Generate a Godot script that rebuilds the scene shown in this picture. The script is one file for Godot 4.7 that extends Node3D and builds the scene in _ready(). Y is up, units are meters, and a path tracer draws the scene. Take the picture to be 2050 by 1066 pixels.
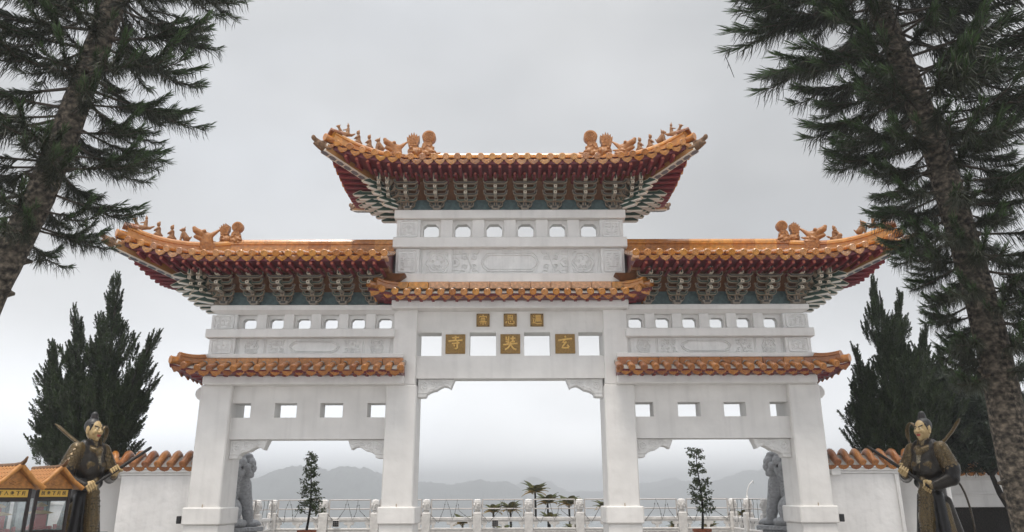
extends Node3D
# The setting and every thing are built from code; measures in metres, y up, the gate's axis is x = 0.

var rng := RandomNumberGenerator.new()
var M := {}
var taken := {}
var gate: Node3D


class Builder:
	var v := PackedVector3Array()
	var n := PackedVector3Array()
	var c := PackedColorArray()
	var col := Color(1, 1, 1)
	var x := Transform3D()

	func tri(a: Vector3, b: Vector3, d: Vector3) -> void:
		var p := x * a
		var q := x * b
		var r := x * d
		var m := (q - p).cross(r - p).normalized()
		if x.basis.determinant() < 0.0:
			m = -m
			v.append(p); v.append(q); v.append(r)
		else:
			v.append(p); v.append(r); v.append(q)
		n.append(m); n.append(m); n.append(m)
		c.append(col); c.append(col); c.append(col)

	func quad(a: Vector3, b: Vector3, d: Vector3, e: Vector3) -> void:
		tri(a, b, d)
		tri(a, d, e)

	func smooth_tri(a: Vector3, b: Vector3, d: Vector3, na: Vector3, nb: Vector3, nd: Vector3) -> void:
		var flip := x.basis.determinant() < 0.0
		v.append(x * a); n.append((x.basis * na).normalized())
		if flip:
			v.append(x * b); n.append((x.basis * nb).normalized())
			v.append(x * d); n.append((x.basis * nd).normalized())
		else:
			v.append(x * d); n.append((x.basis * nd).normalized())
			v.append(x * b); n.append((x.basis * nb).normalized())
		c.append(col); c.append(col); c.append(col)

	func smooth_quad(a: Vector3, b: Vector3, d: Vector3, e: Vector3, na: Vector3, nb: Vector3, nd: Vector3, ne: Vector3) -> void:
		smooth_tri(a, b, d, na, nb, nd)
		smooth_tri(a, d, e, na, nd, ne)

	func face(pts: Array, centre: Vector3) -> void:
		# a convex polygon turned away from centre
		var mid := Vector3.ZERO
		for p in pts:
			mid += p
		mid /= pts.size()
		var m: Vector3 = (pts[1] - pts[0]).cross(pts[2] - pts[0])
		var turned := m.dot(mid - centre) < 0.0
		for i in range(1, pts.size() - 1):
			if turned:
				tri(pts[0], pts[i + 1], pts[i])
			else:
				tri(pts[0], pts[i], pts[i + 1])

	func box(lo: Vector3, hi: Vector3, bevel := 0.0) -> void:
		var a := Vector3(minf(lo.x, hi.x), minf(lo.y, hi.y), minf(lo.z, hi.z))
		var b := Vector3(maxf(lo.x, hi.x), maxf(lo.y, hi.y), maxf(lo.z, hi.z))
		var m := (a + b) * 0.5
		var h := (b - a) * 0.5
		var w := minf(bevel, minf(h.x, minf(h.y, h.z)) * 0.45)
		for ax in 3:
			var u := (ax + 1) % 3
			var t := (ax + 2) % 3
			for s in [-1.0, 1.0]:
				var pts := []
				for q in [[-1, -1], [1, -1], [1, 1], [-1, 1]]:
					var p := Vector3.ZERO
					p[ax] = s * h[ax]
					p[u] = q[0] * (h[u] - w)
					p[t] = q[1] * (h[t] - w)
					pts.append(m + p)
				face(pts, m)
			if w > 0.0:
				for s in [-1.0, 1.0]:
					for r in [-1.0, 1.0]:
						var pts := []
						for q in [[0, -1], [0, 1], [1, 1], [1, -1]]:
							var p := Vector3.ZERO
							p[u] = s * (h[u] - (w if q[0] == 1 else 0.0))
							p[t] = r * (h[t] - (0.0 if q[0] == 1 else w))
							p[ax] = q[1] * (h[ax] - w)
							pts.append(m + p)
						face(pts, m)
		if w > 0.0:
			for sx in [-1.0, 1.0]:
				for sy in [-1.0, 1.0]:
					for sz in [-1.0, 1.0]:
						face([m + Vector3(sx * h.x, sy * (h.y - w), sz * (h.z - w)), m + Vector3(sx * (h.x - w), sy * h.y, sz * (h.z - w)), m + Vector3(sx * (h.x - w), sy * (h.y - w), sz * h.z)], m)

	func frustum(lo: Vector3, hi: Vector3, grow: Vector2) -> void:
		# a box whose top is wider by grow on every side
		var m := (lo + hi) * 0.5
		var p := [Vector3(lo.x, lo.y, lo.z), Vector3(hi.x, lo.y, lo.z), Vector3(hi.x, lo.y, hi.z), Vector3(lo.x, lo.y, hi.z), Vector3(lo.x - grow.x, hi.y, lo.z - grow.y), Vector3(hi.x + grow.x, hi.y, lo.z - grow.y), Vector3(hi.x + grow.x, hi.y, hi.z + grow.y), Vector3(lo.x - grow.x, hi.y, hi.z + grow.y)]
		for f in [[0, 1, 2, 3], [4, 5, 6, 7], [0, 1, 5, 4], [1, 2, 6, 5], [2, 3, 7, 6], [3, 0, 4, 7]]:
			face([p[f[0]], p[f[1]], p[f[2]], p[f[3]]], m)

	func prism(poly: PackedVector2Array, z0: float, z1: float, edge := 0.0) -> void:
		# a polygon in x, y between z0 (back) and z1 (front); edge bevels the front rim
		var p := poly.duplicate()
		if Geometry2D.is_polygon_clockwise(p):
			p.reverse()
		var top := p
		if edge > 0.0:
			var inner := Geometry2D.offset_polygon(p, -edge, Geometry2D.JOIN_MITER)
			if inner.size() == 1 and inner[0].size() == p.size():
				var q := inner[0]
				if Geometry2D.is_polygon_clockwise(q):
					q.reverse()
				var best := 0
				for i in q.size():
					if q[i].distance_squared_to(p[0]) < q[best].distance_squared_to(p[0]):
						best = i
				top = PackedVector2Array()
				for i in q.size():
					top.append(q[(i + best) % q.size()])
		var ids := Geometry2D.triangulate_polygon(top)
		for i in range(0, ids.size(), 3):
			var a := top[ids[i]]
			var b := top[ids[i + 1]]
			var d := top[ids[i + 2]]
			if (b - a).cross(d - a) < 0.0:
				var k := b
				b = d
				d = k
			tri(Vector3(a.x, a.y, z1), Vector3(b.x, b.y, z1), Vector3(d.x, d.y, z1))
		ids = Geometry2D.triangulate_polygon(p)
		for i in range(0, ids.size(), 3):
			var a := p[ids[i]]
			var b := p[ids[i + 1]]
			var d := p[ids[i + 2]]
			if (b - a).cross(d - a) < 0.0:
				var k := b
				b = d
				d = k
			tri(Vector3(a.x, a.y, z0), Vector3(d.x, d.y, z0), Vector3(b.x, b.y, z0))
		var zr := z1 - (edge if top != p else 0.0)
		for i in p.size():
			var a := p[i]
			var b := p[(i + 1) % p.size()]
			quad(Vector3(a.x, a.y, z0), Vector3(b.x, b.y, z0), Vector3(b.x, b.y, zr), Vector3(a.x, a.y, zr))
			if top != p:
				var a2 := top[i]
				var b2 := top[(i + 1) % p.size()]
				quad(Vector3(a.x, a.y, zr), Vector3(b.x, b.y, zr), Vector3(b2.x, b2.y, z1), Vector3(a2.x, a2.y, z1))

	func tube(path: PackedVector3Array, radii: PackedFloat32Array, sides := 8, caps := true, flat := Vector2.ONE, ref := Vector3.UP) -> void:
		var rings := []
		var norms := []
		for i in path.size():
			var t := (path[mini(i + 1, path.size() - 1)] - path[maxi(i - 1, 0)]).normalized()
			var side := t.cross(ref)
			if side.length() < 0.05:
				side = t.cross(Vector3(0.3, 0.1, 1))
			side = side.normalized()
			var up := side.cross(t).normalized()
			var ring := PackedVector3Array()
			var nn := PackedVector3Array()
			for k in sides:
				var a := TAU * k / sides
				ring.append(path[i] + (side * cos(a) * flat.x + up * sin(a) * flat.y) * radii[i])
				nn.append((side * cos(a) * flat.y + up * sin(a) * flat.x).normalized())
			rings.append(ring)
			norms.append(nn)
		for i in path.size() - 1:
			for k in sides:
				var j := (k + 1) % sides
				smooth_quad(rings[i][k], rings[i + 1][k], rings[i + 1][j], rings[i][j], norms[i][k], norms[i + 1][k], norms[i + 1][j], norms[i][j])
		if caps:
			for k in range(1, sides - 1):
				tri(rings[0][0], rings[0][k], rings[0][k + 1])
				var l: int = path.size() - 1
				tri(rings[l][0], rings[l][k + 1], rings[l][k])

	func lathe(profile: PackedVector2Array, sides := 16, at := Vector3.ZERO) -> void:
		# (radius, height) pairs from bottom to top
		for i in profile.size() - 1:
			var p := profile[i]
			var q := profile[i + 1]
			var d := (q - p).normalized()
			for k in sides:
				var a := TAU * k / sides
				var b := TAU * (k + 1) / sides
				var na := Vector3(cos(a) * d.y, -d.x, sin(a) * d.y)
				var nb := Vector3(cos(b) * d.y, -d.x, sin(b) * d.y)
				smooth_quad(at + Vector3(cos(a) * p.x, p.y, sin(a) * p.x), at + Vector3(cos(a) * q.x, q.y, sin(a) * q.x), at + Vector3(cos(b) * q.x, q.y, sin(b) * q.x), at + Vector3(cos(b) * p.x, p.y, sin(b) * p.x), na, na, nb, nb)

	func stroke(pts: PackedVector2Array, w: float, h: float, closed := false, z := 0.0) -> void:
		# a raised ridge along a line in x, y
		var m := pts.size()
		var l := []
		for i in m:
			var a := pts[(i - 1 + m) % m] if closed or i > 0 else pts[i]
			var b := pts[(i + 1) % m] if closed or i < m - 1 else pts[i]
			var d := (b - a).normalized()
			var s := Vector2(-d.y, d.x)
			l.append([pts[i] - s * w * 0.5, pts[i] - s * w * 0.22, pts[i] + s * w * 0.22, pts[i] + s * w * 0.5])
		for i in (m if closed else m - 1):
			var p: Array = l[i]
			var q: Array = l[(i + 1) % m]
			var zs := [z, z + h, z + h, z]
			for k in 3:
				quad(Vector3(p[k].x, p[k].y, zs[k]), Vector3(q[k].x, q[k].y, zs[k]), Vector3(q[k + 1].x, q[k + 1].y, zs[k + 1]), Vector3(p[k + 1].x, p[k + 1].y, zs[k + 1]))
		if not closed:
			for e in [0, m - 1]:
				var p: Array = l[e]
				face([Vector3(p[0].x, p[0].y, z), Vector3(p[1].x, p[1].y, z + h), Vector3(p[2].x, p[2].y, z + h), Vector3(p[3].x, p[3].y, z)], Vector3(pts[1 if e == 0 else m - 2].x, pts[1 if e == 0 else m - 2].y, z))

	func holed(lo: Vector2, hi: Vector2, holes: Array, z0: float, z1: float) -> void:
		# a slab in x, y with rectangular holes [x0, y0, x1, y1]
		var xs := [lo.x, hi.x]
		var ys := [lo.y, hi.y]
		for h in holes:
			xs.append(clampf(h[0], lo.x, hi.x)); xs.append(clampf(h[2], lo.x, hi.x))
			ys.append(h[1]); ys.append(h[3])
		xs.sort()
		ys.sort()
		var solid := func(i: int, j: int) -> bool:
			if i < 0 or j < 0 or i >= xs.size() - 1 or j >= ys.size() - 1:
				return false
			var p := Vector2((xs[i] + xs[i + 1]) * 0.5, (ys[j] + ys[j + 1]) * 0.5)
			for h in holes:
				if p.x > h[0] and p.x < h[2] and p.y > h[1] and p.y < h[3]:
					return false
			return true
		for i in xs.size() - 1:
			for j in ys.size() - 1:
				var a: float = xs[i]
				var b: float = xs[i + 1]
				var d: float = ys[j]
				var e: float = ys[j + 1]
				if b - a < 1e-5 or e - d < 1e-5 or not solid.call(i, j):
					continue
				quad(Vector3(a, d, z1), Vector3(b, d, z1), Vector3(b, e, z1), Vector3(a, e, z1))
				quad(Vector3(a, d, z0), Vector3(a, e, z0), Vector3(b, e, z0), Vector3(b, d, z0))
				var near := func(di: int, dj: int) -> bool:
					var ii := i + di
					var jj := j + dj
					while di != 0 and ii >= 0 and ii < xs.size() - 1 and xs[ii + 1] - xs[ii] < 1e-5:
						ii += di
					while dj != 0 and jj >= 0 and jj < ys.size() - 1 and ys[jj + 1] - ys[jj] < 1e-5:
						jj += dj
					return solid.call(ii, jj)
				if not near.call(-1, 0):
					quad(Vector3(a, d, z0), Vector3(a, d, z1), Vector3(a, e, z1), Vector3(a, e, z0))
				if not near.call(1, 0):
					quad(Vector3(b, d, z1), Vector3(b, d, z0), Vector3(b, e, z0), Vector3(b, e, z1))
				if not near.call(0, -1):
					quad(Vector3(a, d, z0), Vector3(b, d, z0), Vector3(b, d, z1), Vector3(a, d, z1))
				if not near.call(0, 1):
					quad(Vector3(a, e, z1), Vector3(b, e, z1), Vector3(b, e, z0), Vector3(a, e, z0))

	func mesh() -> ArrayMesh:
		var a := []
		a.resize(Mesh.ARRAY_MAX)
		a[Mesh.ARRAY_VERTEX] = v
		a[Mesh.ARRAY_NORMAL] = n
		a[Mesh.ARRAY_COLOR] = c
		var m := ArrayMesh.new()
		m.add_surface_from_arrays(Mesh.PRIMITIVE_TRIANGLES, a)
		return m


func numbered(called: String) -> String:
	taken[called] = taken.get(called, -1) + 1
	return called if taken[called] == 0 else "%s_%03d" % [called, taken[called]]


func put(called: String, mesh: Mesh, m: Material, parent: Node = self, at := Transform3D()) -> MeshInstance3D:
	var o := MeshInstance3D.new()
	o.name = numbered(called) if parent == self else called
	o.mesh = mesh
	o.material_override = m
	o.transform = at
	parent.add_child(o, true)
	return o


func part(called: String, b: Builder, m: Material, parent: Node = self) -> MeshInstance3D:
	return put(called, b.mesh(), m, parent)


func node(called: String, parent: Node = self, at := Transform3D()) -> Node3D:
	var o := Node3D.new()
	o.name = numbered(called) if parent == self else called
	o.transform = at
	parent.add_child(o, true)
	return o


func tag(o: Node, label: String, category: String, group := "", kind := "thing") -> Node:
	o.set_meta("label", label)
	if category != "":
		o.set_meta("category", category)
	if group != "":
		o.set_meta("group", group)
	o.set_meta("kind", kind)
	return o


func setting(called: String, mesh: Mesh, m: Material, label: String) -> MeshInstance3D:
	var o := put(called, mesh, m)
	o.set_meta("label", label)
	o.set_meta("kind", "structure")
	return o


func copies(called: String, mesh: Mesh, m: Material, parent: Node, places: Array, tints: Array = []) -> MultiMeshInstance3D:
	var mm := MultiMesh.new()
	mm.transform_format = MultiMesh.TRANSFORM_3D
	mm.use_colors = tints.size() > 0
	mm.mesh = mesh
	mm.instance_count = places.size()
	for i in places.size():
		mm.set_instance_transform(i, places[i])
		if tints.size() > 0:
			mm.set_instance_color(i, tints[i])
	var o := MultiMeshInstance3D.new()
	o.name = numbered(called) if parent == self else called
	o.multimesh = mm
	o.material_override = m
	parent.add_child(o, true)
	o.set_meta("kind", "stuff")
	return o


func lin(r: float, g: float, b: float) -> Color:
	return Color(r, g, b).linear_to_srgb()


func v2(a: Array) -> PackedVector2Array:
	var o := PackedVector2Array()
	for p in a:
		o.append(Vector2(p[0], p[1]))
	return o


func v3(a: Array) -> PackedVector3Array:
	var o := PackedVector3Array()
	for p in a:
		o.append(Vector3(p[0], p[1], p[2]))
	return o


func noise(s: int, f: float, octaves := 4) -> FastNoiseLite:
	var q := FastNoiseLite.new()
	q.seed = s
	q.frequency = f
	q.noise_type = FastNoiseLite.TYPE_SIMPLEX_SMOOTH
	q.fractal_octaves = octaves
	return q


func grey_texture(s: int, lo: float, hi: float, f: float, streak := 0.0, size := 256) -> ImageTexture:
	var im := noise(s, f, 5).get_seamless_image(size, size)
	var run := noise(s + 7, 0.08, 3).get_seamless_image(size, size)
	im.convert(Image.FORMAT_L8)
	run.convert(Image.FORMAT_L8)
	var out := Image.create(size, size, false, Image.FORMAT_RGB8)
	for y in size:
		for x in size:
			var t := im.get_pixel(x, y).r
			if streak > 0.0:
				var r := run.get_pixel(x, int(y * 0.06)).r
				t = clampf(t - streak * maxf(0.0, r - 0.55) * 2.0, 0.0, 1.0)
			var g := lo + (hi - lo) * t
			out.set_pixel(x, y, Color(g, g, g))
	return ImageTexture.create_from_image(out)


func normal_texture(s: int, f: float, strength: float, size := 256) -> ImageTexture:
	var im := noise(s, f, 5).get_seamless_image(size, size)
	im.convert(Image.FORMAT_RGBA8)
	im.bump_map_to_normal_map(strength)
	return ImageTexture.create_from_image(im)


var T := {}


func mat(called: String, c: Color, rough: float, tex := "", scale := 1.0, bump := "", world := false) -> StandardMaterial3D:
	var m := StandardMaterial3D.new()
	m.resource_name = called
	m.albedo_color = c
	m.roughness = rough
	if tex != "":
		m.albedo_texture = T[tex]
	if bump != "":
		m.normal_enabled = true
		m.normal_texture = T[bump]
		m.normal_scale = 0.6
	if tex != "" or bump != "":
		m.uv1_triplanar = true
		m.uv1_world_triplanar = world
		m.uv1_scale = Vector3(scale, scale, scale)
	M[called] = m
	return m


func vertex_mat(called: String, rough: float, bump := "", scale := 1.0) -> StandardMaterial3D:
	var m := mat(called, Color(1, 1, 1), rough, "", scale, bump)
	m.vertex_color_use_as_albedo = true
	return m


func make_materials() -> void:
	T.soft = grey_texture(11, 0.88, 1.0, 0.02)
	T.mottle = grey_texture(12, 0.74, 1.0, 0.025)
	T.rough = grey_texture(13, 0.25, 1.0, 0.035)
	T.streak = grey_texture(14, 0.925, 1.0, 0.02, 0.6)
	T.bark = grey_texture(15, 0.0, 1.0, 0.012, 0.0, 512)
	T.grain = normal_texture(21, 0.06, 3.0)
	T.lumps = normal_texture(22, 0.03, 8.0)
	T.bark_bump = normal_texture(23, 0.03, 14.0, 512)
	mat("white", lin(0.80, 0.78, 0.755), 0.62, "streak", 0.16, "grain", true).normal_scale = 0.12
	mat("carved", lin(0.80, 0.79, 0.775), 0.6, "streak", 0.5, "grain", true).normal_scale = 0.1
	mat("wall", lin(0.78, 0.765, 0.75), 0.75, "streak", 0.2, "grain", true).normal_scale = 0.2
	# glazed tiles: some firings are browner, some pale with age
	var glaze := [[0.66, 0.26, 0.024], [0.62, 0.225, 0.02], [0.72, 0.31, 0.04], [0.48, 0.165, 0.02], [0.68, 0.29, 0.07]]
	for i in glaze.size():
		var g = glaze[i]
		var m := mat("tile_%d" % i, lin(g[0], g[1], g[2]), 0.27, "mottle", 1.0, "grain")
		m.clearcoat_enabled = true
		m.clearcoat = 0.8
		m.clearcoat_roughness = 0.12
	var brown := [[0.48, 0.168, 0.02], [0.42, 0.14, 0.018], [0.56, 0.21, 0.03], [0.35, 0.108, 0.018], [0.50, 0.19, 0.045]]
	for i in brown.size():
		var g = brown[i]
		var m := mat("brown_tile_%d" % i, lin(g[0], g[1], g[2]), 0.36, "mottle", 1.7, "grain")
		m.clearcoat_enabled = true
		m.clearcoat = 0.6
		m.clearcoat_roughness = 0.3
	mat("pale_tile", lin(0.72, 0.40, 0.22), 0.5, "mottle", 1.3, "grain")
	mat("ornament", lin(0.44, 0.18, 0.042), 0.42, "mottle", 1.6, "lumps")
	mat("beast", lin(0.36, 0.165, 0.055), 0.45, "mottle", 2.0, "lumps")
	mat("mortar", lin(0.42, 0.39, 0.36), 0.9, "mottle", 2.0)
	mat("red", lin(0.17, 0.016, 0.026), 0.42, "mottle", 1.2)
	mat("red_end", lin(0.34, 0.05, 0.05), 0.4)
	mat("gold_dot", lin(0.55, 0.27, 0.07), 0.4)
	mat("soffit", lin(0.22, 0.085, 0.025), 0.6, "mottle", 1.0)
	mat("teal", lin(0.10, 0.16, 0.165), 0.6, "mottle", 1.0)
	mat("arm", lin(0.075, 0.06, 0.05), 0.5, "mottle", 2.0)
	mat("arm_edge", lin(0.42, 0.34, 0.25), 0.5)
	mat("cream", lin(0.75, 0.68, 0.56), 0.5)
	mat("green", lin(0.02, 0.06, 0.042), 0.45)
	mat("slate", lin(0.13, 0.135, 0.16), 0.5)
	mat("wood", lin(0.40, 0.20, 0.08), 0.6, "rough", 2.0, "lumps")
	mat("bronze", lin(0.38, 0.225, 0.062), 0.5, "mottle", 2.5, "lumps").metallic = 0.2
	mat("gold", lin(0.85, 0.56, 0.18), 0.4, "soft", 2.0).metallic = 0.2
	mat("dark_bronze", lin(0.05, 0.045, 0.04), 0.4, "rough", 2.5, "lumps").metallic = 0.4
	mat("black", lin(0.012, 0.012, 0.013), 0.4)
	mat("wire", lin(0.05, 0.05, 0.05), 0.6)
	mat("rail", lin(0.55, 0.52, 0.5), 0.4)
	mat("stone_white", lin(0.82, 0.80, 0.775), 0.7, "soft", 0.8, "grain").normal_scale = 0.3
	mat("stone_grey", lin(0.50, 0.51, 0.53), 0.8, "mottle", 1.5, "lumps")
	mat("paving", lin(0.38, 0.365, 0.35), 0.8, "mottle", 0.3, "grain")
	mat("terracotta", lin(0.42, 0.12, 0.05), 0.7, "mottle", 1.5)
	mat("bark", lin(0.30, 0.245, 0.185), 0.95, "bark", 1.5, "bark_bump")
	mat("dark_bark", lin(0.05, 0.038, 0.028), 0.95, "bark", 0.8, "bark_bump")
	mat("soil", lin(0.06, 0.045, 0.03), 0.95)
	vertex_mat("foliage", 0.55).backlight = Color(0.12, 0.16, 0.06)
	var q := vertex_mat("painted", 0.29, "lumps", 3.0)
	q.albedo_texture = T.rough
	q.metallic = 0.35
	vertex_mat("face_paint", 0.42)
	vertex_mat("lacquer", 0.5)
	mat("dark_wood", lin(0.025, 0.012, 0.01), 0.45, "mottle", 1.0)
	mat("kiosk_tile", lin(0.62, 0.27, 0.06), 0.45, "mottle", 1.4)
	mat("kiosk_red", lin(0.4, 0.02, 0.025), 0.4)
	mat("kiosk_inside", lin(0.35, 0.37, 0.37), 0.8)
	var g := mat("glass", Color(0.8, 0.88, 0.88, 0.12), 0.04)
	g.transparency = BaseMaterial3D.TRANSPARENCY_ALPHA
	mat("hedge", lin(0.03, 0.022, 0.016), 0.9, "rough", 1.5, "lumps")
	var w := mat("water", lin(0.16, 0.22, 0.24), 0.18, "", 0.03, "grain", true)
	w.normal_scale = 0.15
	mat("hill", lin(0.085, 0.12, 0.10), 0.95, "rough", 0.004, "", true)
	mat("slope", lin(0.06, 0.08, 0.04), 0.95, "rough", 0.1, "lumps", true)


func _ready() -> void:
	rng.seed = 20
	# camera
	var cam := Camera3D.new()
	cam.name = "camera"
	cam.keep_aspect = Camera3D.KEEP_HEIGHT
	cam.fov = 38.69
	cam.near = 0.1
	cam.far = 12000.0
	var pit := deg_to_rad(17.0276)
	var yaw := deg_to_rad(0.1504)
	var rol := deg_to_rad(0.184)
	var rt := Vector3(cos(yaw), 0, sin(yaw))
	var bk := Vector3(-sin(yaw), 0, cos(yaw))
	var up := Vector3.UP * cos(pit) + bk * sin(pit)
	var fw := Vector3.UP * sin(pit) - bk * cos(pit)
	cam.transform = Transform3D(Basis(rt * cos(rol) - up * sin(rol), rt * sin(rol) + up * cos(rol), -fw), Vector3(0, 1.5, 22.0))
	add_child(cam)
	cam.current = true
	# sky and exposure
	var env := Environment.new()
	env.tonemap_mode = Environment.TONE_MAPPER_LINEAR
	env.tonemap_exposure = 1.8
	env.background_mode = Environment.BG_SKY
	var sky := Sky.new()
	sky.sky_material = cloudy_sky()
	env.sky = sky
	env.background_energy_multiplier = 1.0
	env.volumetric_fog_enabled = true
	env.volumetric_fog_albedo = Color(0.97, 0.985, 1.0)
	env.volumetric_fog_density = 0.0013
	env.volumetric_fog_anisotropy = 0.2
	env.sdfgi_enabled = true
	env.ssao_enabled = true
	env.ssil_enabled = true
	var we := WorldEnvironment.new()
	we.name = "world_environment"
	we.environment = env
	add_child(we)
	# the sun behind cloud
	var sun := DirectionalLight3D.new()
	sun.name = "sun"
	sun.light_energy = 0.5
	sun.light_angular_distance = 20.0
	sun.light_color = Color(1.0, 0.965, 0.92)
	sun.shadow_enabled = true
	add_child(sun)
	sun.look_at_from_position(Vector3(-1.0, 9, 3.0), Vector3.ZERO)

	make_materials()
	build_ground()
	build_gate()
	build_side_walls()
	build_fence()
	build_lions()
	build_potted_trees()
	build_kiosks()
	build_statues()
	build_trees()
	build_palms()
	build_small_things()


func cloudy_sky() -> PanoramaSkyMaterial:
	var w := 768
	var h := 384
	var im := Image.create(w, h, false, Image.FORMAT_RGBF)
	var big := noise(5, 0.9, 3)
	var fine := noise(6, 2.6, 4)
	for j in h:
		var el := PI * (0.5 - (j + 0.5) / h)
		for i in w:
			var az := wrapf(TAU * (i + 0.5) / w, -PI, PI)      # 0 is straight ahead (-z)
			var d := Vector3(sin(az) * cos(el), sin(el), -cos(az) * cos(el))
			var e := maxf(d.y, 0.0)
			# thick cloud: pale and bright in the haze low down, greyer above it, brightest overhead
			var g := 0.345 + 0.13 * exp(-e * 5.0) + (1.1 + 0.95 * cos(az)) * exp(-e * 13.0) + 0.76 * smoothstep(0.56, 0.92, e)
			g *= 1.0 - 0.15 * exp(-pow((az - 0.36) / 0.28, 2.0) - pow((el - 0.34) / 0.2, 2.0))
			var q := Vector3(d.x, d.y * 2.2, d.z)
			g *= 1.0 + 0.36 * big.get_noise_3dv(q) + 0.20 * fine.get_noise_3dv(q)
			var blue := 0.02 + 0.02 * big.get_noise_3dv(q * 1.3 + Vector3(4, 0, 0))
			im.set_pixel(i, j, Color(g * (1.0 - blue), g, g * (1.0 + blue * 1.6)))
	var m := PanoramaSkyMaterial.new()
	m.panorama = ImageTexture.create_from_image(im)
	return m


func build_ground() -> void:
	# the terrace is paved; beyond it the land falls to the lake
	var b := Builder.new()
	b.box(Vector3(-45, -7.0, -9.0), Vector3(45, 0, 60), 0.02)
	setting("ground", b.mesh(), M.paving, "pale paved terrace before and behind the gate")
	b = Builder.new()
	b.quad(Vector3(-1500, -30, -4), Vector3(1500, -30, -4), Vector3(2200, -30, -3200), Vector3(-2200, -30, -3200))
	setting("lake", b.mesh(), M.water, "pale misty lake below the terrace")
	b = Builder.new()
	var nz := noise(31, 0.06)
	for i in 40:
		for j in 12:
			var p := []
			for k in [[0, 0], [1, 0], [1, 1], [0, 1]]:
				var x: float = -140.0 + 7.0 * (i + k[0])
				var z: float = -8.5 - 7.0 * (j + k[1])
				p.append(Vector3(x, -3.2 - 0.42 * (-8.5 - z) + nz.get_noise_2d(x, z) * 1.2, z))
			b.quad(p[0], p[1], p[2], p[3])
	setting("slope", b.mesh(), M.slope, "green slope falling from the terrace to the lake")
	# hills across the water, each a real ridge: silhouette in x, rounded in depth
	hill(1500.0, [[440, 1000], [470, 985], [490, 968], [520, 953], [560, 941], [590, 935], [615, 932], [638, 939], [655, 944], [690, 934], [720, 938], [745, 946], [765, 955], [800, 975], [840, 988], [870, 1003]], 420.0, 3, "nearest wooded hill across the lake, behind the left potted tree")
	hill(1640.0, [[680, 1000], [760, 970], [835, 966], [870, 969], [905, 970], [930, 966], [965, 964], [1000, 965], [1025, 970], [1042, 978], [1052, 990], [1060, 1004]], 420.0, 4, "low wooded hill across the lake seen through the middle opening")
	hill(2000.0, [[1200, 1002], [1290, 985], [1330, 976], [1380, 965], [1420, 968], [1450, 962], [1480, 950], [1510, 943], [1535, 950], [1560, 955], [1650, 950], [1750, 945], [1850, 932], [1925, 928], [1975, 942], [2100, 955]], 560.0, 5, "pale wooded hill across the lake seen through the right opening")
	hill(2450.0, [[960, 990], [1030, 973], [1062, 957], [1090, 966], [1140, 985], [1220, 984], [1290, 970], [1345, 960], [1370, 968], [1420, 985], [1500, 1000]], 700.0, 6, "faintest far mountain ridge behind the other hills")


func hill(far: float, skyline: Array, deep: float, s: int, label: String) -> void:
	# skyline: bearings and heights as surveyed on the photograph, turned into metres at this distance
	var b := Builder.new()
	var z := 22.0 - far
	var line := []
	for p in skyline:
		line.append([(p[0] - 1025.0) / 1518.0 * 0.956 + 0.0026, (998.0 - p[1]) / 1518.0 * 1.03 * far])
	var nz := noise(40 + s, 0.012, 3)
	var trees := noise(50 + s, 0.09, 3)
	var cols := 200
	var rows := 22
	var top := func(t: float) -> float:
		for k in line.size() - 1:
			if t <= line[k + 1][0]:
				var q: float = clampf((t - line[k][0]) / (line[k + 1][0] - line[k][0]), 0.0, 1.0)
				q = q * q * (3.0 - 2.0 * q)
				return lerpf(line[k][1], line[k + 1][1], q)
		return line[line.size() - 1][1]
	var lo: float = line[0][0]
	var hi: float = line[line.size() - 1][0]
	var at := []
	for i in cols + 1:
		var t := lerpf(lo, hi, float(i) / cols)
		var column := []
		for j in rows + 1:
			var r := float(j) / rows * 2.0 - 1.0          # -1 shore side, 1 far side
			var zz := z - r * deep * 0.5 + nz.get_noise_2d(t * far, r * 200.0) * deep * 0.06
			var fall := 1.0 - r * r
			var y: float = -31.0 + (31.5 + top.call(t)) * fall * (0.94 + 0.12 * nz.get_noise_2d(t * far + 99.0, r * deep))
			y += trees.get_noise_2d(t * far * 1.4, r * deep) * 4.0 * fall
			column.append(Vector3(t * far, y, zz))
		at.append(column)
	for i in cols:
		for j in rows:
			b.quad(at[i][j], at[i + 1][j], at[i + 1][j + 1], at[i][j + 1])
	setting("hill", b.mesh(), M.hill, label)


# ---------------------------------------------------------------- the gate

const ZC := -0.375
const PITCH := 0.335
var cap_mesh: ArrayMesh
var drip_mesh: ArrayMesh
var rafter_mesh: ArrayMesh
var dot_mesh: ArrayMesh
var n_tiles := {}


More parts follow.
